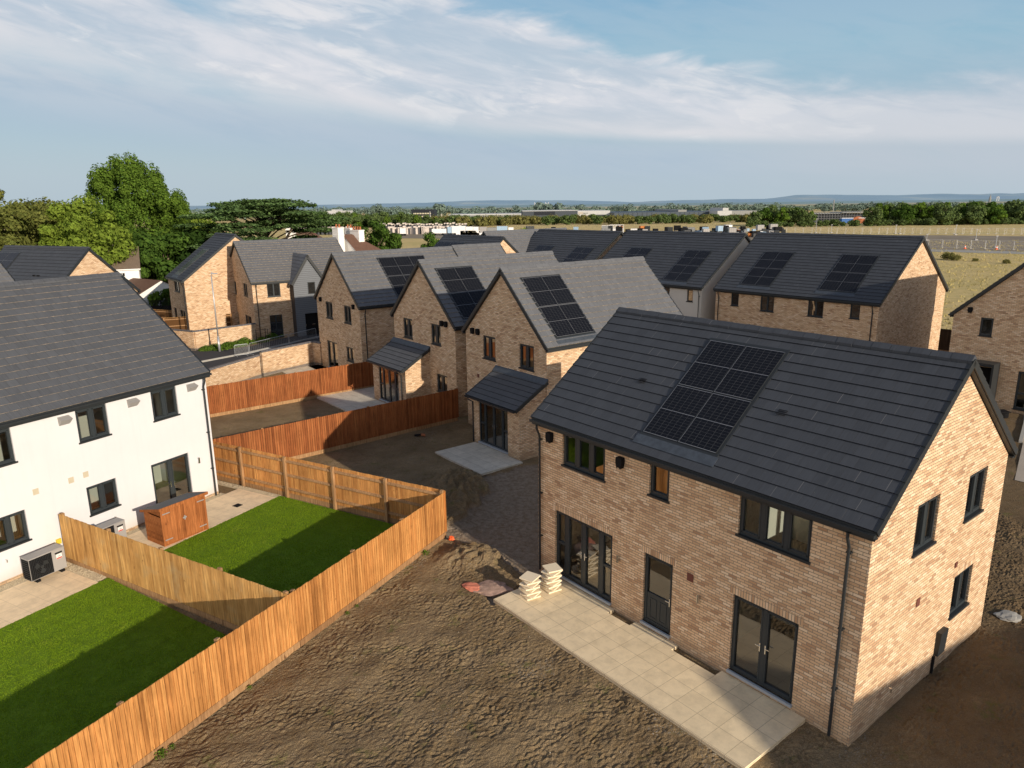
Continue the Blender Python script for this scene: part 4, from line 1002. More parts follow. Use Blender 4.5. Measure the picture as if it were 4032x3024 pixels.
fence('dark brown timber fence between the back row and the shaded house at right', (33.2, 56.6), (36.4, 52.6), 1.8, -1, mat='wood_dark', sp=2)
# trellis topped black fence
t = thing('trellis_fence', 'black timber fence topped with square trellis in front of the white cottage', 'fence', (gy(548, 1171, 77.6).x, 77.6, 0), radians(4))
mb = MB()
for i in range(35): mb.box(i * .13, i * .13 + .12, -.01, .01, 0, 1.55 + random.uniform(-.01, .01))
mb.build('boards', 'black', t); mb = MB()
for i in range(30): mb.box(i * .15, i * .15 + .03, -.012, .0, 1.6, 2.15)
for k in range(5): mb.box(0, 4.5, .001, .012, 1.6 + k * .13, 1.63 + k * .13)
mb.build('trellis', 'black', t)
for i in range(3): b = MB(); b.box(i * 2.1, i * 2.1 + .1, -.08, -.02, 0, 2.2); b.build('post', 'black', t)

def bwall(label, pts, h, w=.22, plinth=.2, cop=True):
    x0, y0 = pts[0]; t = thing('brick_wall', label, 'wall', (x0, y0, 0)); A = MB(); B = MB(); C = MB()
    for (ax_, ay), (bx, by) in zip(pts[:-1], pts[1:]):
        d = V((bx - ax_, by - ay, 0)); L = d.length; d.normalize(); n = V((-d.y, d.x, 0)) * w / 2; o_ = V((ax_ - x0, ay - y0, 0))
        def hx(mb, z0, z1, k=1.0, e=.0):
            a = o_ - d * e; b = o_ + d * (L + e)
            p = [a - n * k, b - n * k, b + n * k, a + n * k]
            q = [tuple(v[:2]) + (z,) for z in (z0, z1) for v in p]
            uvs = [[(0, z0), (L, z0), (L, z1), (0, z1)]] * 2
            mb.quad(q[0], q[1], q[5], q[4], 0, [(0, z0), (L, z0), (L, z1), (0, z1)]); mb.quad(q[3], q[2], q[6], q[7], 0, [(0, z0), (L, z0), (L, z1), (0, z1)])
            mb.quad(q[4], q[5], q[6], q[7], 0, [(0, .0), (L, .0), (L, w), (0, w)]); mb.quad(q[0], q[3], q[7], q[4], 0, [(0, z0), (w, z0), (w, z1), (0, z1)]); mb.quad(q[1], q[2], q[6], q[5], 0, [(0, z0), (w, z0), (w, z1), (0, z1)])
        hx(B, -.15, plinth, 1.06, .008); hx(A, plinth, h - .11); hx(C, h - .11, h, 1.12, .012)
    A.build('brickwork', 'brick', t); B.build('plinth', 'bluebrick_h', t); C.build('coping', 'bluebrick', t); return t
bwall('long sunlit brick boundary wall with dark coping, lower part behind the white house', [(-22.1, 38.9), (-17.83, 50.1)], 1.62)
bwall('sunlit brick boundary wall with dark coping joining the six panel house', [(-17.75, 50.4), (-15.08, 54.15), (-14.3, 53.62)], 1.80)
bwall('brick garden wall with dark coping behind the street lamp and shrubs', [(-31.5, 62.5), (-26.6, 60.15), (-22.8, 64.0)], 1.70)
# street lamp
t = thing('street_lamp', 'tall galvanised street lamp in front of the brick garden wall', 'street lamp', (-24.2, 59.1, .1), radians(-20))
mb = MB(); mb.tube([(0, 0, 0), (0, 0, 1.15)], .095, 12); mb.tube([(0, 0, 1.15), (0, 0, 1.28)], .095, 12, r2=.058); mb.tube([(0, 0, 1.28), (0, 0, 6.25)], .056, 12, r2=.042); mb.build('pole', 'galv', t, smooth=True)
mb = MB(); mb.tube([(0, 0, 6.2), (.05, 0, 6.36), (.12, 0, 6.42)], .035, 8); mb.hexa([(.02, -.10, 6.37), (.62, -.08, 6.40), (.62, .08, 6.40), (.02, .10, 6.37), (.04, -.09, 6.46), (.60, -.06, 6.45), (.60, .06, 6.45), (.04, .09, 6.46)]); mb.build('lantern', 'galv', t)
mb = MB(); mb.tube([(.08, 0, 6.46), (.08, 0, 6.55)], .035, 8); mb.build('light_sensor', 'galv', t)
# crowd barriers
def barrier(label, x, y, rz, L=2.3, H=1.05):
    t = thing('crowd_barrier', label, 'barrier', (x, y, -.0), rz); mb = MB(); r = .12
    mb.tube([(0, 0, .12), (0, 0, H - r), (.03, 0, H - .04), (r, 0, H), (L - r, 0, H), (L - .03, 0, H - .04), (L, 0, H - r), (L, 0, .12), (0, 0, .121)], .019, 8); mb.build('frame', 'galv', t)
    b = MB()
    for i in range(1, 22): b.tube([(i * L / 22, 0, .12), (i * L / 22, 0, H)], .0045, 4)
    b.build('bars', 'galv', t)
    for xx in (.15, L - .15): f = MB(); f.tube([(xx, -.25, .0), (xx, -.2, .03), (xx, .2, .03), (xx, .25, .0)], .014, 6); f.build('foot', 'galv', t)
    return t
barrier('galvanised crowd barrier above the sunlit wall, nearer one of the line', -21.3, 58.0, atan2(4.2, 1.9), 4.6, .95)
barrier('galvanised crowd barrier farther along, beside the six panel house', -19.35, 62.3, atan2(4.2, 1.9), 3.6, .9)
barrier('galvanised crowd barrier end-on at the left of the barrier line', -21.35, 57.9, atan2(-.6, -.9), 1.1, .95)
# black railings at the clad house
t = thing('metal_railing', 'black metal railing round the front of the clad house', 'railing', (-22.7, 63.75, .05)); P = [(0, 0), (.62, .62), (.95, .3), (1.75, 3.6), (3.6, 7.2)]
rl = MB()
for (a, b), (c, d_) in zip(P[:-1], P[1:]):
    for z in (.35, .68, 1.0): rl.tube([(a, b, z), (c, d_, z)], .012, 5)
rl.build('rails', 'black', t)
for a, b in P: p = MB(); p.box(a - .02, a + .02, b - .02, b + .02, 0, 1.08); p.build('post', 'black', t)

# ------------------------------------------------------------------ yard things
# shed
t = thing('garden_shed', 'low orange stained timber shed with grey felt roof beside the fence', 'shed', FW(-4.30, -2.32), 1.0732 - .09)
W_, D_ = 1.72, 1.05
mb = MB(); n = 15
for i in range(n):      # side and back shiplap
    z0, z1 = 1.38 * i / n, 1.38 * (i + 1) / n
    for x, s in ((.0, -1), (W_, 1)):
        k0 = (1.44, 1.16)
        if z1 < 1.17: mb.hexa([(x, 0, z0), (x, D_, z0), (x + s * .02, D_, z0), (x + s * .02, 0, z0), (x, 0, z1), (x, D_, z1), (x + s * .008, D_, z1), (x + s * .008, 0, z1)])
    if z1 < 1.17: mb.hexa([(0, D_, z0), (W_, D_, z0), (W_, D_ + .02, z0), (0, D_ + .02, z0), (0, D_, z1), (W_, D_, z1), (W_, D_ + .008, z1), (0, D_ + .008, z1)])
for x, s in ((0, -1), (W_, 1)): mb.hexa([(x, 0, 1.16), (x, D_, 1.16), (x + s * .012, D_, 1.16), (x + s * .012, 0, 1.16), (x, 0, 1.44), (x, D_, 1.161), (x + s * .012, D_, 1.161), (x + s * .012, 0, 1.44)])
mb.box(-.02, W_ + .02, -.03, .0, 0, .06); mb.box(-.02, .04, -.035, -.001, .06, 1.40); mb.box(W_ - .04, W_ + .02, -.035, -.001, .06, 1.40); mb.box(-.02, W_ + .02, -.036, -.0, 1.40, 1.46)
mb.build('walls', 'wood_shed', t)
for k, (a, b) in enumerate(((.045, W_ / 2 - .004), (W_ / 2 + .004, W_ - .045))):
    d = MB(); m = 7
    for i in range(m): d.box(a + (b - a) * i / m + .002, a + (b - a) * (i + 1) / m - .001, -.03, -.006, .07, 1.395)
    dd = d.build('door', 'wood_shed', t)
    for z in (.22, 1.2): h = MB(); xx = a if k == 0 else b; s = 1 if k == 0 else -1; h.box(min(xx, xx + s * .28), max(xx, xx + s * .28), -.042, -.031, z, z + .035); h.build('hinge', 'galv', dd)
l = MB(); l.box(W_ / 2 - .07, W_ / 2 + .07, -.045, -.031, .80, .85); l.box(W_ / 2 - .02, W_ / 2 + .02, -.05, -.031, .74, .90); l.build('latch', 'galv', t)
mb = MB(); mb.hexa([(-.08, -.12, 1.475), (W_ + .08, -.12, 1.475), (W_ + .08, D_ + .1, 1.16), (-.08, D_ + .1, 1.16), (-.08, -.12, 1.50), (W_ + .08, -.12, 1.50), (W_ + .08, D_ + .1, 1.185), (-.08, D_ + .1, 1.185)]); ro = mb.build('roof', 'felt', t)
mb = MB(); mb.hexa([(-.09, -.14, 1.40), (W_ + .09, -.14, 1.40), (W_ + .09, -.121, 1.40), (-.09, -.121, 1.40), (-.09, -.14, 1.505), (W_ + .09, -.14, 1.505), (W_ + .09, -.121, 1.505), (-.09, -.121, 1.505)])
for x0, x1 in ((-.105, -.082), (W_ + .082, W_ + .105)): mb.hexa([(x0, -.12, 1.40), (x1, -.12, 1.40), (x1, D_ + .1, 1.10), (x0, D_ + .1, 1.10), (x0, -.12, 1.50), (x1, -.12, 1.50), (x1, D_ + .1, 1.19), (x0, D_ + .1, 1.19)])
mb.build('roof_trim', 'wood_shed', ro)
# heat pumps
def heatpump(label, x, y):
    t = thing('heat_pump', label, 'heat pump', FW(x, y), 1.0732); W, D, H0, H1_ = 1.12, .42, .10, .86
    b = MB(); b.box(0, W, 0, D, H0, H1_ - .02); b.box(-.01, W + .01, -.015, D + .01, H1_ - .02, H1_); b.box(W * .64, W, -.012, -.001, H0 + .01, H1_ - .03)
    o = b.build('casing', 'grey', t)
    g = MB(); g.box(.01, W * .63, -.010, -.001, H0 + .02, H1_ - .04); g.box(-.012, -.001, .02, D - .02, H0 + .02, H1_ - .05); g.build('grille_panel', 'black', t)
    s = MB()
    for i in range(14): s.box(.03 + i * .048, .038 + i * .048, -.020, -.011, H0 + .04, H1_ - .06)
    for i in range(9): s.box(-.022, -.013, .03, D - .03, H0 + .06 + i * .075, H0 + .068 + i * .075)
    s.build('grille_bars', 'dark', t)
    f = MB(); cx, cz, r = .36, .48, .26
    f.tube([(cx, -.016, cz), (cx, -.026, cz)], r, 32); fo = f.build('fan_disc', 'black', t)
    bl = MB()
    for k in range(3):
        a = k * 2.094 + .5
        p = [(cx + cos(a) * .04, -.028, cz + sin(a) * .04), (cx + cos(a - .4) * .22, -.030, cz + sin(a - .4) * .22), (cx + cos(a + .2) * .24, -.046, cz + sin(a + .2) * .24), (cx + cos(a + .7) * .18, -.040, cz + sin(a + .7) * .18)]
        bl.poly(p)
    bl.tube([(cx, -.027, cz), (cx, -.055, cz)], .05, 16)
    for rr in (.10, .16, .21, .255): bl.tube([(cx + rr * cos(2 * pi * i / 28), -.058, cz + rr * sin(2 * pi * i / 28)) for i in range(29)], .004, 4, cap=False)
    bl.build('fan', 'dark', fo)
    for xx in (.12, W - .22): q = MB(); q.box(xx, xx + .12, -.06, D + .06, 0, .10); q.build('foot', 'black', t)
    q = MB(); q.box(W * .72, W * .93, -.0135, -.0125, .68, .735); q.build('maker_badge', 'black', t)
    q = MB(); q.box(W * .75, W * .91, -.0135, -.0125, .50, .66); w = q.build('warning_label', 'leadwhite', t)
    q = MB(); q.box(W * .755, W * .905, -.0145, -.0136, .505, .545); 
    for k in range(3): q.box(W * .79, W * .87, -.0145, -.0136, .60 - k * .014, .606 - k * .014)
    q.build('red_band', 'redp', w)
    return t
heatpump('grey heat pump with round black fan on the gravel in the nearer garden', -8.0, -.84)
heatpump('grey heat pump mostly hidden behind the lawn divider, by the shed', -5.75, -.72)
# slab stacks
rs = random.Random(11)
def slabs(a, b, n, group, where):
    first = None
    for i in range(n):
        if first is None:
            mb = MB(); mb.box(-.235, .235, -.235, .235, 0, .042); first = mb.build('paving_slab', 'stone'); o = first
        else: o = first.copy(); COL.objects.link(o)
        p = FA(a, b); o.location = (p[0] + rs.uniform(-.035, .035), p[1] + rs.uniform(-.035, .035), .052 + i * .084); o.rotation_euler = (rs.uniform(-.02, .02), rs.uniform(-.02, .02), -.9 + (.26 if i % 2 else -.2) + rs.uniform(-.12, .12))
        tag(o, ('top cream paving slab on ' if i == n - 1 else 'cream paving slab within ') + where, 'paving slab', group)
        if i: 
            s = MB(); 
            for sx in (-.12, .12): s.box(sx - .03, sx + .03, -.16, .16, -.045, -.001)
            w = s.build('spacer', 'stone', o)
slabs(1.28, -1.42, 8, 'slabs of the nearer stack', 'the shorter stack farther from the wall')
slabs(1.38, -.66, 9, 'slabs of the stack by the wall', 'the taller stack by the glazed doors')
# scraps
def blob(name, label, cat, x, y, z, sx, sy, sz, mat, seed=1, rz=0):
    bm = bmesh.new(); bmesh.ops.create_icosphere(bm, subdivisions=3, radius=1)
    for v in bm.verts:
        k = 1 + .35 * noise.noise(v.co * 1.7 + V((seed, 0, 0))) + .15 * noise.noise(v.co * 5 + V((0, seed, 0)))
        v.co = V((v.co.x * sx * k, v.co.y * sy * k, max(-.2, v.co.z) * sz * k))
    me = bpy.data.meshes.new(name); bm.to_mesh(me); bm.free(); me.materials.append(M[mat]); o = bpy.data.objects.new(name, me); COL.objects.link(o); o.location = (x, y, z); o.rotation_euler = (0, 0, rz)
    return tag(o, label, cat)
blob('plastic_sheet', 'crumpled orange plastic scrap at the corner of the long fence', 'plastic scrap', -2.25, 24.0, .0, .10, .09, .12, 'orange', 2)
blob('rubble_sheet', 'pink torn membrane lying on pale rubble beside the patio', 'sheet', -1.3, 20.65, -.03, .36, .22, .08, 'pink', 5, -.6)
blob('rubble_heap', 'pale pinkish stone rubble spread beside the slab stacks', 'rubble', -.75, 20.6, -.05, .62, .42, .08, 'pinkrubble', 8)
t = thing('drain_pipe', 'black and orange drain pipe end poking out of the soil by the red fence', 'pipe', (-5.1, 36.0, .0), .4)
mb = MB(); mb.tube([(0, 0, .05), (.32, -.15, .1)], .06, 12); mb.build('pipe', 'black', t); mb = MB(); mb.tube([(.32, -.15, .1), (.5, -.24, .06)], .07, 12); mb.build('collar', 'terracotta', t)
blob('manhole_slab', 'grey manhole slab lying in the dark soil right of the near house', 'manhole cover', 14.2, 18.6, -.02, .38, .28, .06, 'kerb', 3, .3)
t = thing('chamber_rings', 'black round chamber rings stacked by the shaded house', 'chamber', RH.root.location + Matrix.Rotation(-.9, 3, 'Z') @ V((3.6, -1.5, 0)))
for k in range(3): mb = MB(); mb.tube([(0, 0, k * .1), (0, 0, k * .1 + .07)], .33, 18); mb.build('ring', 'black', t)
mb = MB(); mb.box(-.3, .3, -.3, .3, .30, .34); mb.build('lid', 'black', t)
# condenser beside the bay
t = thing('heat_pump', 'black heat pump unit half hidden beside the shaded bay', 'heat pump', FC(2.2, -.55), -.9123); mb = MB(); mb.box(0, .45, -.35, .35, .1, .95); mb.build('casing', 'black', t)
mb = MB(); mb.box(.02, .43, -.33, .33, .951, .965); mb.build('lid', 'grey', t)
for yy in (-.25, .2): mb = MB(); mb.box(0, .45, yy, yy + .08, 0, .1); mb.build('foot', 'black', t)
d = MB(); d.box(-.14, .14, -.14, .14, 0, .02); o = tag(d.build('drain_cover', 'black'), 'small square black drain cover in the white house paving', 'drain cover'); o.location = FW(-.55, -1.75, .015); o.rotation_euler = (0, 0, 1.07)
# stones and clods strewn over the soil
rs = random.Random(21); mb = MB()
for k in range(2600):
    low = k < 1500
    if low: x, y = rs.uniform(-2.6, 3.5), rs.uniform(19.5, 33)
    else: x, y = rs.uniform(-10, 6), rs.uniform(10, 26)
    if low and not in_poly(x, y, LOW): continue
    if FRONT(x, y) < 2.5 and (x - .807) * .62 - (y - 21.847) * .785 > .6: continue
    if (x + 9.17) * .89 - (y - 11.35) * .455 < .3: continue
    r = rs.choice((.012, .018, .022, .03)) * (1.3 if low else .8); zb = soil_h(x, y) * (.55 if low else 1) - .045 - (.10 if low else 0)
    a = [V((rs.uniform(-1, 1), rs.uniform(-1, 1), rs.uniform(-.3, .3))).normalized() * r for _ in range(3)]; top = V((0, 0, r * .9))
    c = V((x, y, zb))
    for i in range(3): mb.poly([c + a[i], c + a[(i + 1) % 3], c + top])
tag(mb.build('loose_stones', plain('loose_stone', (.30, .26, .21), .9, .1, 0, .5, 3), uv=False), 'small pale stones strewn over the bare soil', 'stones', kind='stuff')

# ------------------------------------------------------------------ trees
M['leaf_a'] = leafmat('leaf_green', (.070, .140, .022), (.165, .255, .040))
M['leaf_b'] = leafmat('leaf_deep_green', (.042, .092, .020), (.105, .180, .032))
M['leaf_c'] = leafmat('leaf_olive', (.110, .145, .040), (.230, .240, .065))
M['leaf_y'] = leafmat('leaf_yellow_green', (.125, .20, .028), (.26, .34, .055))
M['leaf_dark'] = leafmat('leaf_dark', (.016, .038, .010), (.040, .075, .016), .2)
M['leaf_cedar'] = leafmat('cedar_needles', (.065, .125, .045), (.155, .24, .085), .15)
M['leaf_far'] = leafmat('leaf_far', (.062, .105, .042), (.14, .19, .062), .15)
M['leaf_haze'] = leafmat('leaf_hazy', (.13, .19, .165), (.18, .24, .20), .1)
M['scrub'] = leafmat('scrub', (.12, .13, .04), (.26, .24, .09), .2)

def card(mb, c, s, rs, nb=None, fl=.5):
    """one leaf spray: a bent quad turned mostly outwards"""
    n = V((rs.gauss(0, 1), rs.gauss(0, 1), rs.gauss(0, 1) + .3))
    if nb is not None: n = n.normalized() * fl + nb.normalized()
    n.normalize(); a = n.orthogonal().normalized(); b = n.cross(a); t = rs.uniform(0, 6.28)
    a, b = a * cos(t) + b * sin(t), b * cos(t) - a * sin(t)
    w, h = s * rs.uniform(.6, 1.1), s * rs.uniform(.7, 1.3)
    k = len(mb.v); mb.v += [tuple(c - b * h), tuple(c + a * w * .8 + n * s * .15), tuple(c + b * h), tuple(c - a * w * .8 + n * s * .15)]
    mb.f.append((k, k + 1, k + 2, k + 3)); mb.mi.append(0)
def crown(rs, cx, cz, rx, rz, nl, lr, nleaf, size, shape=1.0, ry=None, droop=0, up=.8):
    mb = MB(); lobes = []; ry = ry or rx
    for i in range(nl):
        while True:
            p = V((rs.uniform(-1, 1), rs.uniform(-1, 1), rs.uniform(-1, 1)))
            if .3 < p.length < 1: break
        q = 1 - max(0, p.z) ** 2 * (shape - 1) * .5
        lobes.append((V((p.x * rx * q, p.y * ry * q, cz + p.z * rz)), lr * rs.uniform(.6, 1.25)))
    for i in range(nleaf):
        c, r = lobes[rs.randrange(nl)]
        d = V((rs.gauss(0, 1), rs.gauss(0, 1), rs.gauss(0, .85))).normalized()
        rr = r * (rs.random() ** .35) * (1 + .18 * noise.noise(d * 3 + c))
        p = c + V((d.x * rr, d.y * rr, d.z * rr * up - droop * rs.random() * r))
        if p.z < .2: p.z = .2 + rs.random() * .4
        card(mb, p, size * rs.uniform(.6, 1.3), rs, d)
    return mb, lobes
def trunk(rs, H, r, lobes, mat='bark', nb=9, base=.45):
    mb = MB(); pts = [V((0, 0, -.3)), V((rs.uniform(-.1, .1), rs.uniform(-.1, .1), H * .3)), V((rs.uniform(-.3, .3), rs.uniform(-.3, .3), H * .62)), V((rs.uniform(-.4, .4), rs.uniform(-.4, .4), H * .74))]
    mb.tube(pts, r, 8, r2=r * .22)
    for k in range(min(nb, len(lobes))):
        c, lr = lobes[k]; z0 = min(H * .75, max(H * .18, c.z * rs.uniform(.35, .7))); s = V((0, 0, z0)); m = s.lerp(c, .5) + V((0, 0, -.08 * H * rs.random()))
        mb.tube([s, m, c], r * .42, 6, r2=r * .08)
    return mb
def tree(name, label, x, y, H, R, seed, leaf='leaf_a', n=9000, size=.28, nl=34, lr=None, cz=.6, rz=.42, bark='bark', shape=1.0, group=None, cat='tree', z=-.1, tr=None, ry=None, droop=0, up=.8):
    rs = random.Random(seed); t = thing(name, label, cat, (x, y, z), rs.uniform(0, 6.28), group)
    mb, lobes = crown(rs, 0, H * cz, R * .84, H * rz * .9, nl, lr or R * .33, n, size, shape, ry, droop, up)
    mb.build('crown', leaf, t, uv=False)
    trunk(rs, H, tr or H * .022, lobes, bark).build('trunk', bark, t, uv=False, smooth=True); return t
def gx(u, y): return gy(u, 900, y).x
def top(u, v, y): return gy(u, v, y).z
tree('broadleaf_tree', 'tall rounded bright green tree towering over the houses at left', gx(552, 100), 100, 18.2, 8.0, 1, 'leaf_a', 80000, .165, 190, 1.05, .57, .45, 'barkpale', 1.2, up=1.5)
tree('broadleaf_tree', 'mid green maple with yellowing leaf tips left of the tallest tree', gx(320, 86), 86, 13.0, 5.6, 2, 'leaf_y', 21000, .20, 80, 1.25, .55, .46, 'barkpale')
tree('broadleaf_tree', 'olive green tree with rusty leaves at the left edge of the photo', gx(60, 92), 92, 15.6, 8.0, 103, 'leaf_c', 32000, .21, 90, 1.5, .52, .5)
tree('broadleaf_tree', 'dark leaved tree filling the gap between the olive tree and the maple', gx(215, 100), 100, 13.0, 5.5, 4, 'leaf_b', 10000, .28, 30, 1.6, .5, .5)
tree('willow_tree', 'yellow green feathery tree between the tallest tree and the cedar', gx(790, 118), 118, 12.6, 6.5, 5, 'leaf_y', 11000, .26, 30, 1.7, .5, .48, droop=1.2)
tree('broadleaf_tree', 'dark green tree under the tallest tree, behind the narrow house', gx(640, 93), 93, 10.0, 5.0, 6, 'leaf_b', 10000, .26, 30, 1.5, .5, .48)
tree('broadleaf_tree', 'very dark tree in shade left of the cedar', gx(745, 96), 96, 9.0, 5.2, 7, 'leaf_dark', 9000, .27, 28, 1.5, .5, .5)
tree('broadleaf_tree', 'deep green tree behind the brown roofed cottage', gx(470, 92), 92, 9.6, 5.6, 8, 'leaf_b', 10000, .26, 30, 1.5, .5, .5)
tree('shrub', 'bright leafy shrub mass right of the brown roofed cottage', gx(600, 97), 97, 6.2, 4.2, 9, 'leaf_y', 6000, .2, 22, 1.0, .45, .5, cat='shrub')
tree('shrub', 'mid green shrub mass behind the white gabled cottage', gx(690, 97), 97, 6.5, 3.8, 10, 'leaf_a', 6000, .2, 22, 1.1, .45, .5, cat='shrub')
tree('broadleaf_tree', 'dark green tree below the tallest tree towards the cottages', gx(560, 96), 96, 9.5, 5.0, 12, 'leaf_b', 9000, .26, 28, 1.5, .5, .5)
# cedar with flat plates of foliage
rs = random.Random(44); t = thing('cedar_tree', 'broad flat topped cedar with layered dark foliage behind the narrow house', 'tree', (gx(1040, 100), 100, -.1)); tb = MB(); mb = MB()
tb.tube([(0, 0, -.3), (.2, 0, 3), (0, .1, 7), (-.3, 0, 11)], .62, 10, r2=.18); tb.tube([(.1, 0, 3.2), (-2.2, .2, 5.2), (-4.8, 0, 7.8), (-6.5, 0, 9.6)], .42, 8, r2=.1); tb.tube([(0, 0, 4.2), (2.0, .2, 6.4), (4.2, 0, 9.6)], .36, 8, r2=.1)
for k in range(125):
    q = rs.random(); z = 4.0 + 8.5 * q ** .62; rmax = 10.8 * (1 - max(0, (z - 9.2) / 3.6) ** 2) ** .5 if z > 9.2 else 8.8 + (z - 4.2) * .4
    a = rs.uniform(0, 6.28); rr = rmax * rs.random() ** .6 * .86; cx, cy = cos(a) * rr + (-1.2 if z < 8 else 0), sin(a) * rr; pr = rs.uniform(1.2, 2.5)
    z += .35 * (1 - rr / rmax)
    if rs.random() < .7: tb.tube([(0, 0, max(2.5, z - 2.2)), (cx * .55, cy * .55, z - .7), (cx, cy, z - .12)], .13, 5, r2=.03)
    for i in range(360):
        b = rs.uniform(0, 6.28); e = pr * rs.random() ** .5; ed = 1 + .3 * noise.noise(V((cos(b) * 2, sin(b) * 2, k)))
        p = V((cx + cos(b) * e * ed * 1.15, cy + sin(b) * e * ed * 1.15, z + rs.gauss(0, .10) - .10 * (e / pr) ** 2 * pr))
        card(mb, p, .22, rs, V((rs.gauss(0, .35), rs.gauss(0, .35), 1)), .25)
mb.build('crown', 'leaf_cedar', t, uv=False); tb.build('trunk', 'bark', t, uv=False, smooth=True)
# trees and saplings behind the middle roofs
tree('broadleaf_tree', 'dense dark green tree right of the white chimneys', gx(1480, 118), 118, 9.9, 4.4, 21, 'leaf_b', 9000, .22, 28, 1.3, .5, .5)
tree('broadleaf_tree', 'small rounded grey green tree in front of the storage yard', gx(1705, 112), 112, 7.9, 2.8, 22, 'leaf_b', 5200, .20, 20, .9, .55, .45)
for i, (u, v, y, R, lb) in enumerate(((2080, 868, 95, 2.0, 'thin yellow green sapling showing above the back row roofs, taller one'), (2215, 882, 97, 2.4, 'low yellow green sapling bush above the back row roofs, right of the taller one'), (1400, 962, 66, 1.2, 'small bush of bright leaves in front of the red roofed house'))):
    tree('sapling', lb, gx(u, y), y, top(u, v, y) + .1, R, 30 + i, 'leaf_y', 1400 if i < 2 else 900, .16, 16, .6, .72, .26, group=None, cat='sapling')
tree('sapling', 'round young tree left of the narrow white cottage gable', gx(578, 78.6), 78.6, 3.0, .75, 41, 'leaf_a', 1800, .12, 12, .5, .65, .35, cat='sapling')
tree('sapling', 'round young tree in front of the white cottage gable', gx(634, 78.9), 78.9, 3.5, .85, 42, 'leaf_b', 2000, .12, 12, .5, .65, .35, cat='sapling')
# shrubs in the bed
rs = random.Random(50)
sh = [(-25.6, 59.8), (-25.0, 60.3), (-24.5, 60.1), (-24.0, 60.8), (-23.6, 61.5), (-24.3, 61.5), (-23.2, 62.2), (-22.8, 62.9), (-22.1, 63.5), (-21.8, 65.2), (-21.3, 66.3)]
base = None
for i, (x, y) in enumerate(sh):
    if base is None:
        mb = MB()
        for k in range(520):
            a = rs.uniform(0, 6.28); r = rs.random() ** .5 * .62; z = .55 * (1 - (r / .7) ** 2) * rs.uniform(.5, 1.05); card(mb, V((cos(a) * r, sin(a) * r, max(.04, z))), .065, rs, V((cos(a) * r, sin(a) * r, .5)), .8)
        base = mb.build('bed_shrub', 'leaf_a', uv=False); o = base
    else: o = base.copy(); COL.objects.link(o)
    o.location = (x, y, .05); s = rs.uniform(.8, 1.25); o.scale = (s, s, s * rs.uniform(.7, 1.2)); o.rotation_euler = (0, 0, rs.uniform(0, 6))
    tag(o, 'low green shrub in the planted bed below the brick garden wall', 'shrub', 'shrubs in the bed by the street lamp')
# weeds at the foot of the long fence
rs = random.Random(52); wd = None
for i in range(15):
    q = rs.uniform(.1, .95); x, y = -12.8 + 10.3 * q + .16, 4.1 + 20.25 * q - .08
    if wd is None:
        mb = MB()
        for k in range(60): a = rs.uniform(0, 6.28); r = rs.random() * .10; card(mb, V((cos(a) * r, sin(a) * r, .02 + rs.random() * .07)), .022, rs)
        wd = mb.build('weed', 'leaf_a', uv=False); o = wd
    else: o = wd.copy(); COL.objects.link(o)
    o.location = (x, y, -.02); s = rs.uniform(.6, 1.5); o.scale = (s, s, s); tag(o, 'tiny green weed at the foot of the long fence', 'weed', 'weeds along the long fence')

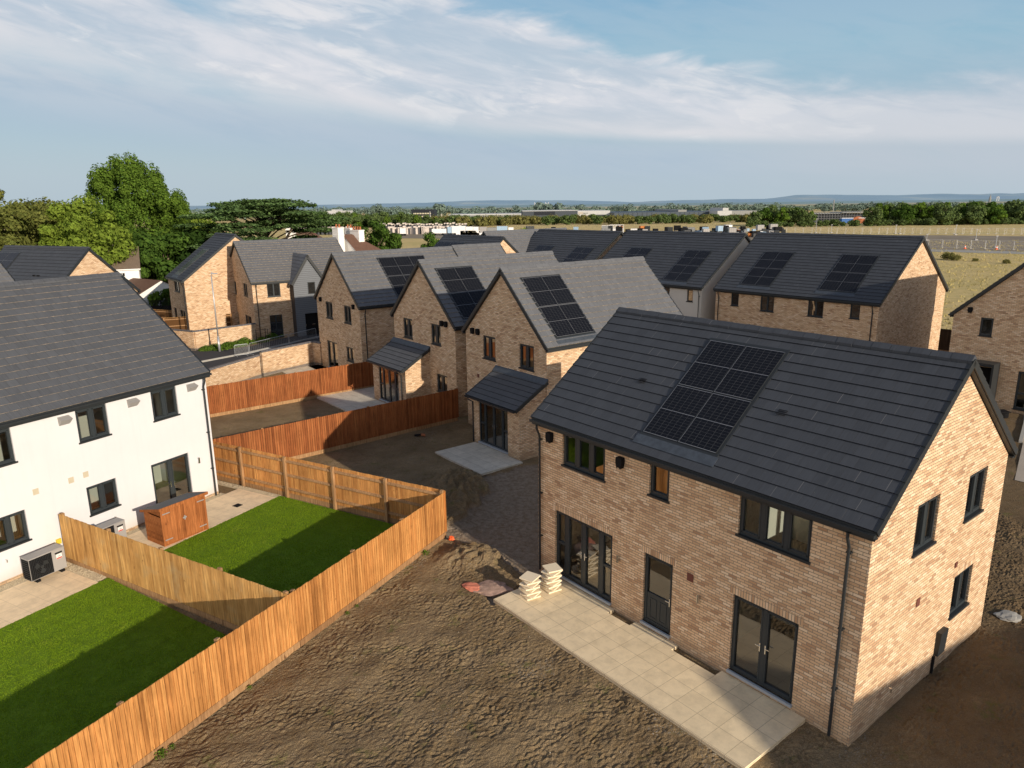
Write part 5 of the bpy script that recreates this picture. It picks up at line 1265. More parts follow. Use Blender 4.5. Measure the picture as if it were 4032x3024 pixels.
# ------------------------------------------------------------------ old houses at left
def simple_house(name, label, cat, loc, yaw, A, B, E, R, wall, roofm, hip=0.0, eave=.2, wins=(), chim=(), group=None):
    t = thing(name, label, cat, loc, yaw, group); mb = MB()
    for q in (((0, 0), (A, 0)), ((A, 0), (A, B)), ((A, B), (0, B)), ((0, B), (0, 0))): (a, b), (c, d) = q; mb.quad((a, b, 0), (c, d, 0), (c, d, E), (a, b, E))
    if hip == 0:
        for x in (0, A): mb.poly([(x, 0, E), (x, B, E), (x, B / 2, R)])
    mb.build('walls', wall, t)
    rb = MB(); e = eave; tp = (R - E) / (B / 2); z0 = E - e * tp + .08; r0, r1_ = (-e if not hip else hip), (A + e if not hip else A - hip)
    L = hypot(B / 2 + e, R - z0)
    for s in (0, 1):
        y0, ym = (-e, B / 2) if s == 0 else (B + e, B / 2)
        rb.quad((-e, y0, z0), (A + e, y0, z0), (r1_, ym, R + .08), (r0, ym, R + .08), 0, [(0, 0), (A, 0), (r1_, L), (r0, L)])
        rb.quad((-e, y0, z0 - .12), (A + e, y0, z0 - .12), (A + e, y0, z0), (-e, y0, z0), 1)
    if hip:
        for x0, xr in ((-e, r0), (A + e, r1_)): rb.poly([(x0, -e, z0), (x0, B + e, z0), (xr, B / 2, R + .08)], 0, [(0, 0), (B, 0), (B / 2, L)])
    ro = rb.build('roof', [roofm, 'white'], t)
    for f, a0, a1, z_0, z_1 in wins:
        w = MB()
        if f == 'front': bx = lambda p, q, r, s, d0, d1: w.box(p, q, -d1, -d0, r, s)
        else: bx = lambda p, q, r, s, d0, d1: w.box(A + d0, A + d1, p, q, r, s)
        bx(a0, a1, z_0, z_1, .0, .02); w.mi[:] = [0] * len(w.f); n0 = len(w.f)
        m = (a0 + a1) / 2; n = (z_0 + z_1) / 2
        for p, q, r, s in ((a0, a1, z_0, z_0 + .06), (a0, a1, z_1 - .06, z_1), (a0, a0 + .06, z_0, z_1), (a1 - .06, a1, z_0, z_1), (m - .025, m + .025, z_0, z_1), (a0, a1, n - .025, n + .025)): bx(p, q, r, s, .02, .05)
        w.mi[n0:] = [1] * (len(w.f) - n0); w.build('window', ['glassfar', 'white'], t)
    for x, y, zt, sx, sy, pots in chim:
        c = MB(); c.box(x - sx / 2, x + sx / 2, y - sy / 2, y + sy / 2, R - 2.4, zt); c.box(x - sx / 2 - .05, x + sx / 2 + .05, y - sy / 2 - .05, y + sy / 2 + .05, zt, zt + .12); co = c.build('chimney', 'oldwhite', ro)
        for k in range(pots): p = MB(); xx = x - sx / 2 + sx * (k + .5) / pots; p.tube([(xx, y, zt + .12), (xx, y, zt + .5)], .12, 8, r2=.10); p.build('chimney_pot', 'terracotta', co)
    return t
p = gz(550, 1053, 5.0)
simple_house('old_house', 'old white house with mossy brown roof and white paned window under the trees', 'house', gz(352, 1058, 5.0) * V((1, 1, 0)) if False else (p.x - 8.6, p.y - 4.1, 0), radians(25), 9.4, 6.2, 4.95, 7.2, 'oldwhite', 'tile_old', wins=(('front', 7.3, 7.95, 3.6, 4.5), ('right', 2.6, 3.3, 2.2, 3.1)))
simple_house('cottage', 'low white cottage with gable end and reddish brown roof behind the trellis fence', 'cottage', (gy(544, 1150, 80).x - 5.78, 80 + 3.95, 0), -.6, 7.0, 5.5, 2.45, 3.75, 'oldwhite', 'tile_red')
def chimney_at(t, loc, yaw, u, y, vt, w, d, pots, hh):
    P = gy(u, vt, y) - V((loc[0], loc[1], 0)); P = Matrix.Rotation(-yaw, 3, 'Z') @ P; zt = P.z; c = MB(); x, yy = P.x, P.y
    c.box(x - d / 2, x + d / 2, yy - w / 2, yy + w / 2, zt - hh, zt - .12); c.box(x - d / 2 - .05, x + d / 2 + .05, yy - w / 2 - .05, yy + w / 2 + .05, zt - .12, zt); c.box(x - d / 2 - .03, x + d / 2 + .03, yy - w / 2 - .03, yy + w / 2 + .03, zt - 1.0, zt - .9)
    co = c.build('chimney', 'oldwhite', t)
    for k in range(pots): m = MB(); yk = yy - w / 2 + w * (k + .5) / pots; m.tube([(x, yk, zt), (x, yk, zt + .42)], .13, 8, r2=.11); m.build('chimney_pot', 'terracotta', co)
def half_hip(label, apex, yaw, L, B, E, R, rl, chims):
    G = gy(*apex); off = Matrix.Rotation(yaw, 3, 'Z') @ V((0, B / 2, 0)); loc = (G.x - off.x, G.y - off.y, 0); t = thing('old_house', label, 'house', loc, yaw)
    mb = MB()
    for (a, b), (c, d) in (((0, 0), (L, 0)), ((L, 0), (L, B)), ((L, B), (0, B)), ((0, B), (0, 0))): mb.quad((a, b, 0), (c, d, 0), (c, d, E), (a, b, E))
    mb.poly([(0, 0, E), (0, B, E), (0, B / 2, R)]); mb.build('walls', 'oldwhite', t)
    rb = MB(); z0 = E - .12; k = hypot(B / 2, R - E)
    for y0 in (-.2, B + .2): rb.quad((-.06, y0, z0), (L + .2, y0, z0), (rl, B / 2, R + .08), (-.06, B / 2, R + .08), 0, [(0, 0), (L, 0), (rl, k), (0, k)])
    rb.poly([(L + .2, -.2, z0), (L + .2, B + .2, z0), (rl, B / 2, R + .08)], 0, [(0, 0), (B, 0), (B / 2, k)])
    rb.build('roof', 'tile_red', t)
    for c in chims: chimney_at(t, loc, yaw, *c)
    return t
zR = gy(1350, 926, 95).z
half_hip('old white house with weathered red roof and three white chimneys behind the clad house', (1350, 926, 95), radians(53), 6.5, 8.6, 4.4, zR, 1.5, ((1330, 94.2, 896, 1.1, .95, 2, 3.4), (1375, 98.5, 897, 1.1, .8, 2, 3.2), (1405, 96.5, 905, 1.7, .9, 4, 3.6)))
p = gy(1160, 917, 125)
half_hip('low dark red roofed house with one white chimney, right of the cedar', (1150, 918, 125), radians(8), 7.5, 7.0, 4.4, p.z, 3.6, ((1143, 124, 881, 1.5, 1.45, 3, 3.0),))

# ------------------------------------------------------------------ the far plain
def fx(u, y): return gy(u, 900, y).x
def bldg(name, label, u0, u1, y, vt, mat, depth=30, cat='building', parts=(), zb=-.3, rz=0):
    x0, x1 = fx(u0, y), fx(u1, y); zt = top((u0 + u1) / 2, vt, y); t = thing(name, label, cat, (x0, y, zb)); mb = MB(); W = x1 - x0; H = zt - zb
    mb.box(0, W, 0, depth, 0, H); mb.build('walls', mat, t)
    for nm, a0, a1, h0, h1, m, *dd in parts:
        b = MB(); d = dd[0] if dd else .15
        if isinstance(nm, tuple):
            nm, k, fill = nm
            s = (a1 - a0) / k * W
            for i in range(k):
                b.box(a0 * W + i * s, a0 * W + i * s + s * fill, -d, .01, h0 * H, h1 * H)
                if nm in ('window', 'panel') and i < k - 1: b.build(nm, m, t); b = MB()
        else: b.box(a0 * W, a1 * W, -d, .01 if h1 <= 1 else depth, h0 * H, h1 * H)
        b.build(nm, m, t)
    return t
M['far_grey'] = plain('hazy_dark_grey_metal', (.05, .062, .078), .6, .3, 0, .1, .3)
M['far_blue'] = plain('hazy_blue_grey_metal', (.062, .082, .105), .6, .3, 0, .12, .3)
M['far_white'] = plain('hazy_white_metal', (.46, .47, .47), .6, .2, 0, .04, .3)
M['far_pale'] = plain('hazy_pale_grey', (.24, .25, .25), .6, .2, 0, .04, .3)
M['far_tan'] = plain('hazy_tan_panel', (.42, .38, .32), .6, .2, 0, .04, .3)
M['far_dark'] = plain('hazy_black', (.018, .022, .03), .6, .2, 0, .04, .3)
M['far_glass'] = plain('hazy_glass', (.05, .06, .065), .2, .5, 0, .1, .3)
M['lit'] = plain('lit_window_paint', (.62, .58, .42), .6, .2, 0, .1, .3)  # glow of lit windows painted as a pale colour
bldg('warehouse', 'long dark grey banded warehouse beyond the hedge, joined to the white fronted hall', 2058, 2274, 520, 831, 'far_grey', 60, parts=((('panel', 1, .9), .21, .63, .62, .95, 'far_dark'), ('panel', .4, .9, .15, .4, 'far_blue'), ('roof_edge', 0, 1, 1, 1.05, 'far_white')))
bldg('warehouse', 'white fronted hall with large dark glazed entrance beyond the hedge', 2274, 2401, 520, 829.5, 'far_white', 60, parts=(('panel', .02, .17, .72, .86, 'far_tan'), ('panel', .17, .32, .38, .52, 'far_tan'), ('panel', .17, .32, .72, .8, 'far_pale'), ('glazing', .44, .85, 0, .6, 'far_glass')))
bldg('warehouse', 'long low blue grey metal warehouse in the middle distance', 2416, 2822, 500, 835, 'far_blue', 80, parts=((('panel', 22, .12), 0, 1, .1, .96, 'far_grey'), ('roof_unit', .62, .70, 1, 1.25, 'far_pale')))
bldg('warehouse', 'white box office block at the right end of the low warehouse', 2822, 2878, 480, 830, 'far_white', 30, parts=(('roof_unit', .35, .75, 1, 1.3, 'far_white'),))
bldg('warehouse', 'grey box building with white framed opening near the round trees', 2878, 2975, 480, 829.5, 'far_pale', 30, parts=(('glazing', .22, .78, .1, .55, 'far_glass'), ('panel', .68, .76, .0, .55, 'far_white')))
bldg('warehouse', 'long pale roofed shed behind the bushes left of the dark warehouse', 1768, 2058, 600, 843, 'far_pale', 60, parts=(('roof_edge', 0, 1, .82, 1.02, 'far_white'), ('white_shed', .12, .36, 0, .4, 'far_white', 12)))
bldg('office_block', 'black office block with two rows of pale windows on the left horizon', 1622, 1712, 560, 825, 'far_dark', 20, parts=((('window', 11, .6), .1, .88, .62, .72, 'lit'), (('window', 11, .6), .1, .88, .38, .48, 'lit'), ('entrance', .2, .45, 0, .22, 'far_tan')))
bldg('hotel', 'white flat roofed hotel block far away right of the cedar', 1292, 1368, 600, 830, 'far_white', 25, parts=((('window', 9, .5), .05, .95, .6, .75, 'far_glass'), ('tower', .25, .45, 1, 1.12, 'far_white'), (('window', 9, .5), .05, .95, .3, .42, 'far_glass')))
# town houses in the distance
rs = random.Random(9)
for i in range(14):
    u = 1165 + (i % 7) * 21 + rs.uniform(-5, 5); y = 470 + (i // 7) * 110; W = rs.uniform(7, 11)
    lab = 'small white house with brown roof in the distant cluster right of the cedar'
    t = simple_house('town_house', lab, 'house', (fx(u, y), y, -.3), rs.uniform(-.5, .5), W, 7, rs.uniform(2.0, 3.2), rs.uniform(4.4, 5.4), 'oldwhite', 'tile_red', group='distant houses right of the cedar')
# storage yard: wrapped stacks
M['wrap'] = plain('white_wrapped_bales', (.62, .55, .49), .8, .2, 0, .35, 2)
M['wrapdark'] = plain('dark_netting', (.07, .075, .085), .8, .2, 0, .5, 3)
def stack_proto(mats):
    mb = MB()
    for k in range(5):
        z = k * .7; mb.box(-.5 + .02 * (k % 2), .5, -3, 3, z, z + .62, 0 if k < 4 else 1)
    mb.box(-.46, .46, -3.04, -3.0, .05, 2.6, 0)
    return mb.build('bale_stack', mats, uv=False)
protos = [stack_proto(['wrapdark', 'wrap']), stack_proto(['wrap', 'wrap'])]; used = [False, False]
def putstack(k, x, y, lab, grp):
    if used[k]: o = protos[k].copy(); COL.objects.link(o)
    else: o = protos[k]; used[k] = True
    o.location = (x, y + rs.uniform(-1.5, 1.5), -.3); o.scale = (rs.uniform(.75, .95), 1, rs.uniform(.8, 1.04)); o.rotation_euler = (0, 0, rs.uniform(-.05, .05)); tag(o, lab, 'bale stack', grp)
for i in range(25): putstack(0, fx(1180 + i * 8.1, 325), 325, 'white topped dark stack in the long row left of the chimneys', 'dark stacks with white tops')
for i in range(38):
    k = 1 if rs.random() < .62 else 0; u = 1530 + i * 7.6; lab = ('pale wrapped stack' if k else 'dark stack') + ' in the long row of bales behind the vans'
    putstack(k, fx(u, 318), 318, lab, 'pale stacks in the bale row' if k else 'dark stacks in the bale row')
for i in range(30): putstack(0, fx(1500 + i * 11.5, 372), 372, 'dark stack in the farther row of bales', 'farther bale row')
# containers, vans and crates
M['blue'] = plain('blue_tarp', (.03, .12, .35), .5, .3); M['green'] = plain('bright_green_tarp', (.02, .55, .10), .5, .3); M['lblue'] = plain('pale_blue_side', (.32, .45, .58), .5, .3)
M['rust'] = plain('rust_orange', (.50, .18, .05), .7, .2)
def box_trailer(u0, u1, y, H, mat, label, group=None):
    x0, x1 = fx(u0, y), fx(u1, y); t = thing('box_trailer', label, 'trailer', (x0, y, -.3), 0, group); W = x1 - x0
    mb = MB(); mb.box(0, W, 0, 2.5, .8, H); mb.build('box', mat, t)
    m2 = MB(); m2.box(.1, W - .1, .1, 2.4, .6, .8); m2.build('chassis', 'black', t)
    for xx in (W * .2, W * .75):
        w = MB(); w.tube([(xx, -.02, .45), (xx, 2.5, .45)], .45, 12); w.build('wheel', 'black', t)
    d = MB(); d.box(W - .04, W + .02, .2, 2.3, .9, H - .1); d.build('door', 'grey', t)
for u0, u1, H, m, l in ((1762, 1778, 3.3, 'lblue', 'pale blue box trailer at the left of the trailer line'), (1779, 1833, 3.6, 'white', 'longest white box trailer in the line'), (1834, 1862, 3.3, 'white', 'short white box trailer right of the longest one'), (1863, 1884, 3.2, 'white', 'white box trailer fourth in the line'), (1888, 1916, 3.1, 'grey', 'grey box trailer with open door'), (1918, 1954, 2.8, 'far_pale', 'pale grey box trailer in the middle of the line'), (1956, 1998, 3.3, 'lblue', 'pale blue box trailer with blue markings'), (2002, 2022, 2.8, 'white', 'small white box trailer at the right end of the line'), (1574, 1597, 3.0, 'white', 'small white box trailer standing in front of the bale row'), (1700, 1757, 2.6, 'white', 'low white box trailer behind the round tree')):
    box_trailer(u0, u1, 300, H, m, l)
def van(u, y, mat, label, group, s=1.0, proto=[None]):
    t = thing('parked_van', label, 'van', (fx(u, y), y, -.3), 0, group); L = 4.6
    mb = MB(); P = [(0, .35), (L, .35), (L, 1.0), (L - .9, 1.15), (L - 1.5, 1.95), (.1, 2.0), (0, 1.8)]
    for y0 in (0, 1.8): mb.poly([(x, y0, z) for x, z in P])
    for i in range(len(P)): (a, b), (c, d) = P[i], P[(i + 1) % len(P)]; mb.quad((a, 0, b), (c, 0, d), (c, 1.8, d), (a, 1.8, b))
    mb.build('body', mat, t)
    g = MB(); g.quad((L - .98, -.01, 1.2), (L - 1.9, -.01, 1.2), (L - 1.9, -.01, 1.8), (L - 1.45, -.01, 1.8)); g.quad((L - .93, .1, 1.2), (L - .93, 1.7, 1.2), (L - 1.42, 1.7, 1.88), (L - 1.42, .1, 1.88)); g.build('windows', 'glassfar', t)
    for xx in (.8, L - .8): w = MB(); w.tube([(xx, -.03, .33), (xx, 1.83, .33)], .33, 12); w.build('wheel', 'black', t)
for i, (u, m, l) in enumerate(((1795, 'white', 'white van leftmost in front of the trailers'), (1812, 'grey', 'grey van in front of the longest trailer'), (1832, 'blue', 'dark blue van beside the yellow one'), (1841, 'yellow', 'yellow van in front of the trailers'), (1858, 'white', 'white van in front of the fourth trailer'), (2268, 'white', 'white van leftmost above the back row ridge'), (2290, 'white', 'white van second above the back row ridge'), (2312, 'lblue', 'pale blue van above the back row ridge'), (2350, 'white', 'white van beside the white lift platforms'))): van(u, 292 if u < 2000 else 272, m, l, None)
t = thing('tank', 'round orange tank between the trailers and the sapling', 'tank', (fx(2034, 290), 290, -.3)); mb = MB(); mb.tube([(-1, 0, 1.0), (1.4, 0, 1.0)], .95, 14); mb.build('vessel', 'rust', t); mb = MB(); mb.box(-1, 1.4, -.8, .8, 0, .25); mb.build('cradle', 'black', t)
# lifts: white frames
for i, (u0, u1) in enumerate(((2370, 2440), (2400, 2456))):
    y = 275 + i * 8; x0, x1 = fx(u0, y), fx(u1, y); W = x1 - x0; t = thing('lift_platform', 'white access platform with railings, ' + ('nearer' if i == 0 else 'farther') + ' of the two in the yard', 'platform', (x0, y, -.3)); mb = MB()
    mb.box(0, W, 0, 2, .6, 2.4); mb.build('body', 'white', t); mb = MB()
    for z in (3.0, 3.8): mb.box(0, W, 0, .10, z, z + .1)
    for k in range(5): mb.box(W * k / 4 - .05, W * k / 4 + .05, 0, .1, 2.4, 3.9)
    mb.build('railing', 'white', t)
    for xx in (.8, W - .8): w = MB(); w.tube([(xx, -.03, .45), (xx, 2, .45)], .45, 12); w.build('wheel', 'black', t)
cols = ['black', 'black', 'white', 'grey', 'far_pale', 'rust', 'dark', 'dark', 'grey', 'lblue', 'black', 'dark', 'black', 'far_pale']
crp = {}
for i in range(150):
    m = cols[rs.randrange(len(cols))]
    if m not in crp:
        mb = MB(); mb.box(-1, 1, -1, 1, .1, 1.8); 
        for k in range(4): mb.box(-1.02 + k * .62, -.9 + k * .62, -1.03, -1.0, .1, 1.8)
        for k in (-.8, .7): mb.box(k, k + .15, -1, 1, 0, .1)
        o = mb.build('storage_crate', m, uv=False); crp[m] = o
    else: o = crp[m].copy(); COL.objects.link(o)
    r = rs.random()
    u = rs.uniform(2420, 3090) if r < .8 else rs.uniform(2030, 2420); y = rs.uniform(245, 282) if u > 2450 else rs.uniform(270, 292); s = rs.uniform(.6, 1.1)
    lay = 1 if rs.random() < .5 else 0
    o.location = (fx(u, y), y, -.3 + lay * 1.7 * s); o.scale = (s * rs.uniform(.7, 1.4), s, s); o.rotation_euler = (0, 0, rs.uniform(-.25, .25))
    nm = {'black': 'black', 'dark': 'dark grey', 'white': 'white', 'grey': 'grey', 'far_pale': 'pale grey', 'rust': 'orange', 'galv': 'steel', 'lblue': 'pale blue'}[m]
    tag(o, nm + ' crate among the goods of the storage yard beyond the back roofs', 'crate', nm + ' crates in the storage yard')
for i, (u0, u1, m, l) in enumerate(((2722, 2781, 'blue', 'long blue tarpaulined load in the yard'), (2783, 2828, 'green', 'bright green tarpaulined load in the yard'))):
    y = 246; x0, x1 = fx(u0, y), fx(u1, y); mb = MB(); W = x1 - x0
    mb.hexa([(0, 0, 0), (W, 0, 0), (W, 2, 0), (0, 2, 0), (.1, .2, 1.2), (W - .1, .1, 1.25), (W - .1, 1.8, 1.2), (.1, 1.8, 1.3)]); mb.box(.3, W - .3, .5, 1.5, 1.26, 1.36); o = mb.build('covered_load', m, uv=False); o.location = (x0, y, -.3); tag(o, l, 'covered load')
# masts on the airfield
def mast(label, u, vb, vt, w=.12, mat='galv', head=True, name='light_mast'):
    p = gz(u, vb, -.3); zt = gy(u, vt, p.y).z + .3; t = thing(name, label, 'mast', (p.x, p.y, -.3)); mb = MB(); mb.tube([(0, 0, 0), (0, 0, zt)], w, 6); mb.build('pole', mat, t)
    if head: mb = MB(); mb.box(-.3, .3, -.12, .12, zt - .1, zt + .08); mb.build('lamp_head', 'grey', t)
    b = MB(); b.box(-.4, .4, -.4, .4, 0, .3); b.build('base', 'grey', t)
for i, (u, vb, vt) in enumerate(((3273, 917, 885), (3526, 920, 886), (3543, 921, 900), (3762, 925, 886), (3842, 946, 904), (3920, 975, 929), (3212, 918, 862), (3648, 947, 923), (2874, 910, 880))):
    mast('thin lighting mast on the old airfield, ' + ['with low head left of centre', 'tall, above the right end of the back roof', 'short, beside the tall one', 'tall, in the dry grass', 'in the dark tarmac area', 'nearest, by the mesh panels', 'with camera boxes at its top', 'near the back roof gable', 'farthest left by the yard'][i], u, vb, vt, .07)
mast('striped red and white lattice mast beyond the bale rows', 1739, 884, 842, .4, 'far_tan', True, 'striped_mast')
mast('white pole standing above the scaffolded building', 3278, 860, 787, .35, 'far_pale', False, 'white_pole')
for u, vt, l in ((1582, 856, 'left'), (1695, 833, 'middle')): mast('thin lamp column on the far fields, ' + l + ' of the two', u, 882, vt, .2, 'galv')
# mesh panels
def heras(u, v, proto=[None], lab='', grp=''):
    p = gz(u, v, -.3)
    if proto[0] is None:
        t = thing('mesh_panel', lab, 'temporary fence', (0, 0, 0)); mb = MB()
        for a, b in (((0, 0), (0, 2)), ((3.4, 0), (3.4, 2))): mb.tube([(a[0], 0, a[1]), (b[0], 0, b[1])], .021, 4)
        for z in (.1, 1.95): mb.tube([(0, 0, z), (3.4, 0, z)], .019, 4)
        mb.build('frame', 'galv', t); w = MB()
        for i in range(1, 17): w.box(i * .2, i * .2 + .004, -.002, .002, .1, 1.95)
        w.build('mesh', 'galv', t); f = MB(); f.box(-.3, .3, -.12, .12, 0, .12); f.build('foot', 'grey', t); proto[0] = t; o = t
    else: o = copy_tree(proto[0])
    o.location = p; o.rotation_euler = (0, 0, rs.uniform(-.08, .08)); tag(o, lab, 'temporary fence', grp)
for i in range(34): heras(3030 + i * 33, 918 + i * .15, lab='mesh panel in the far line of temporary fencing across the airfield', grp='far line of mesh panels')
for i in range(10): heras(3655 + i * 56, 975 + i * 1.4, lab='mesh panel in the near line of temporary fencing by the tarmac', grp='near line of mesh panels')
for u, v, l in ((3799, 980, 'left'), (3923, 983, 'right')):
    p = gz(u, v, -.3); t = thing('traffic_cone', 'orange and white marker by the mesh fencing, ' + l + ' one', 'traffic cone', p); mb = MB(); mb.tube([(0, 0, .05), (0, 0, .9)], .28, 10, r2=.05); mb.build('cone', 'orange', t); mb = MB(); mb.tube([(0, 0, .42), (0, 0, .62)], .19, 10, r2=.14); mb.build('band', 'white', t); mb = MB(); mb.box(-.35, .35, -.35, .35, 0, .06); mb.build('base', 'orange', t)
# scaffolded building
y = 400; x0, x1 = fx(3198, y), fx(3425, y); W = x1 - x0; t = thing('scaffolded_building', 'dark building under scaffolding between the round trees', 'building', (x0, y, -.3)); zt = top(3300, 836, y) + .3
mb = MB(); mb.box(0, W * .95, 2, 16, 0, zt * .86); mb.build('walls', 'far_dark', t); mb = MB(); mb.box(-.5, W * .5, 1, 17, zt * .86, zt * .93); mb.box(W * .5, W, 0, 16, zt * .93, zt); mb.build('roof_slab', 'far_pale', t)
s = MB()
for i in range(22): s.box(W * i / 21 - .04, W * i / 21 + .04, -.1, .1, 0, zt * 1.12)
for z in (.2, .42, .64, 1.04, 1.1): s.box(0, W, -.08, .08, zt * z, zt * z + .08)
s.build('scaffolding', 'far_pale', t)
for u, m, l in ((3330, 'blue', 'blue site cabin in front of the scaffolded building'), (3375, 'terracotta', 'heap of red earth in front of the scaffolding'), (3395, 'grey', 'grey site skip beside the red earth')):
    if m == 'terracotta': blob('earth_heap', l, 'earth heap', fx(u, 392), 392, -.3, 5, 3, 3, m, 4)
    else: t = thing('site_cabin', l, 'cabin', (fx(u, 392), 392, -.3)); mb = MB(); mb.box(-3, 3, -1.2, 1.2, .2, 2.5); mb.build('walls', m, t); mb = MB(); mb.box(-3.1, 3.1, -1.3, 1.3, 2.5, 2.75); mb.build('roof', 'white', t)
# far trees
def far_proto(seed, H, R, n, size, mat, cz=.5, rz=.5):
    rs2 = random.Random(seed); t = thing('broadleaf_tree', 'far tree', 'tree'); mb, lobes = crown(rs2, 0, H * cz, R * .8, H * rz * .85, 20, R * .38, n, size); mb.build('crown', mat, t, uv=False); trunk(rs2, H, .25, lobes, nb=3).build('trunk', 'bark', t, uv=False); return t
FP = [far_proto(60 + i, 9, [5.2, 4.4, 6.0, 3.6][i], 2600, .42, ['leaf_far', 'leaf_b', 'leaf_far', 'leaf_a'][i]) for i in range(4)]
def far_bush(*a):
    t = far_proto(*a); t.name = 'hedge_bush'; return t
BP = [far_bush(80 + i, 4, [3.2, 4.0][i], 1300, .34, ['leaf_far', 'scrub'][i]) for i in range(2)]
usedp = set()
def put(P, i, x, y, s, lab, grp, sz=1.0):
    p = P[i % len(P)]; o = p if p.name not in usedp else copy_tree(p); usedp.add(p.name)
    o.location = (x, y, -.3); o.rotation_euler = (0, 0, rs.uniform(0, 6.28)); o.scale = (s, s, s * sz); tag(o, lab, 'bush' if P is BP else 'tree', grp)
for i, (u, vt) in enumerate(((2975, 830), (3010, 812), (3040, 806), (3075, 812), (3105, 812), (3135, 812), (3165, 818), (3190, 828), (2955, 845))):
    y = 362 + (i % 3) * 5; put(FP, i, fx(u, y), y, (top(u, vt, y) + .3) / 9, 'tree in the rounded clump left of the scaffolded building', 'rounded clump of trees')
for i in range(44):
    u = 3432 + i * 17 + rs.uniform(-6, 6); y = 350 + rs.uniform(-8, 22); vt = 800 - (u - 3432) * .018 + rs.uniform(-6, 14); put(FP, rs.randrange(4), fx(u, y), y, (top(u, vt, y) + .3) / 9, 'tree in the dense belt behind the dry meadow at right', 'tree belt at right')
for i in range(60):
    u = 1240 + i * 8.5 + rs.uniform(-4, 4); y = 430 + rs.uniform(-15, 25); vt = 842 + rs.uniform(-14, 12) + (max(0, u - 1560) * .10)
    put(FP, rs.randrange(4), fx(u, y), y, max(.25, (top(u, vt, y) + .3) / 9), 'tree in the green belt behind the bale rows', 'tree belt behind the bales')
for i in range(84):
    u = 1700 + i * 15.2 + rs.uniform(-6, 6); y = 440 + rs.uniform(-25, 30); vt = 853 - (u - 1700) * .006 + rs.uniform(-4, 7); put(BP, rs.randrange(2), fx(u, y), y, max(.3, (top(u, vt, y) + .3) / 4), 'bush in the long hedge in front of the warehouses', 'bushes of the long hedge')
for i in range(34):
    u = 1150 + (i % 17) * 11 + rs.uniform(-5, 5); y = (452 if i < 17 else 540) + rs.uniform(-12, 12); put(FP, rs.randrange(4), fx(u, y), y, rs.uniform(.35, .6), 'tree among the distant white houses right of the cedar', 'trees among the distant houses')
for i in range(46):
    u = 2960 + i * 26 + rs.uniform(-8, 8); y = 345 + rs.uniform(-3, 4); put(BP, 0, fx(u, y), y, rs.uniform(.5, .8), 'low bush along the far edge of the dry meadow', 'low bushes at the meadow edge')
wb = MB(); rh = random.Random(90)
def haze_tree(x, y, H, Rr, n=330):
    cs = [(rh.uniform(-.6, .6) * Rr, rh.uniform(-.6, .6) * Rr, H * rh.uniform(.35, .72), rh.uniform(.35, .55) * Rr) for _ in range(7)]
    for k in range(n):
        c = cs[rh.randrange(7)]; d = V((rh.gauss(0, 1), rh.gauss(0, 1), rh.gauss(0, 1))).normalized(); card(wb, V((x + c[0] + d.x * c[3], y + c[1] + d.y * c[3], max(0, c[2] + d.z * min(c[3], H * .3)) - .3)), 1.0, rh, d)
for i in range(170):
    u = -150 + i * 25.5 + rs.uniform(-10, 10); y = rs.uniform(620, 900); vt = 820 - (u - 1000) * .0085 + rs.uniform(-7, 9); haze_tree(fx(u, y), y, max(4, top(u, vt, y) + .3), rs.uniform(7, 12))
for i, u in enumerate((1490, 1725, 1738, 2130, 2155, 2198)): haze_tree(fx(u, 600), 600, 15, 6)
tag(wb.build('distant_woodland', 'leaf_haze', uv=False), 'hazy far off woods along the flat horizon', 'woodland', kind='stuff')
# meadow tufts
mb = MB(); rs = random.Random(77)
for k in range(9000):
    y = rs.uniform(62, 215); x = rs.uniform(34 if y > 75 else 38, 60 + y * .45)
    if x * .757 + y * .653 < 74: continue
    if rs.random() < .6 and not (noise.noise(V((x * .08, y * .2, 0))) > .05): continue
    for q in range(3):
        a = rs.uniform(0, 6.28); h = rs.uniform(.08, .30); w = .10
        n0 = len(mb.v); px_, py_ = x + rs.uniform(-.3, .3), y + rs.uniform(-.3, .3); mb.v += [(px_ - cos(a) * w, py_ - sin(a) * w, -.3), (px_ + cos(a) * w, py_ + sin(a) * w, -.3), (px_ + rs.uniform(-.1, .1), py_, -.3 + h)]; mb.f.append((n0, n0 + 1, n0 + 2)); mb.mi.append(0)
tag(mb.build('meadow_grass', leafmat('dry_grass', (.42, .37, .15), (.58, .47, .21), .3, .2), uv=False), 'tufts of dry grass over the meadow at right', 'grass', kind='stuff')
rs = random.Random(78)
for i, (u, v, s) in enumerate(((3730, 1022, .36), (3765, 1026, .28), (3840, 1030, .16), (3960, 1038, .2))):
    p = gz(u, v, -.3); put(BP, 1, p.x, p.y, s, 'low scrubby bush in the meadow between the back row and the shaded house', 'scrub in the meadow')
# hills
prof = [(-3000, 806), (600, 812), (1000, 808), (1300, 806), (1500, 802), (1700, 797), (1850, 790), (2100, 788), (2300, 790), (2500, 796), (2560, 792), (2650, 789), (2800, 785), (3000, 783), (3060, 776), (3130, 768), (3300, 766), (3400, 768), (3520, 769), (3650, 764), (3700, 761), (3760, 766), (3850, 764), (3900, 760), (3960, 764), (4032, 759), (4300, 752), (5200, 756), (8000, 740)]
M['hill'] = None
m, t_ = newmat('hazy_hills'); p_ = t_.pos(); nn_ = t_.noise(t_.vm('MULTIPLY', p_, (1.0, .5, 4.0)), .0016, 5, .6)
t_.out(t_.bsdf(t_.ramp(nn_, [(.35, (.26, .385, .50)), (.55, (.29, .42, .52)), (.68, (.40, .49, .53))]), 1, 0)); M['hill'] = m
mb = MB(); Y = 9500; pr = []
def pv(u):
    for (a, b), (c, d) in zip(prof[:-1], prof[1:]):
        if a <= u <= c: return b + (d - b) * (u - a) / (c - a)
    return 760
us = list(range(-3000, 8000, 40))
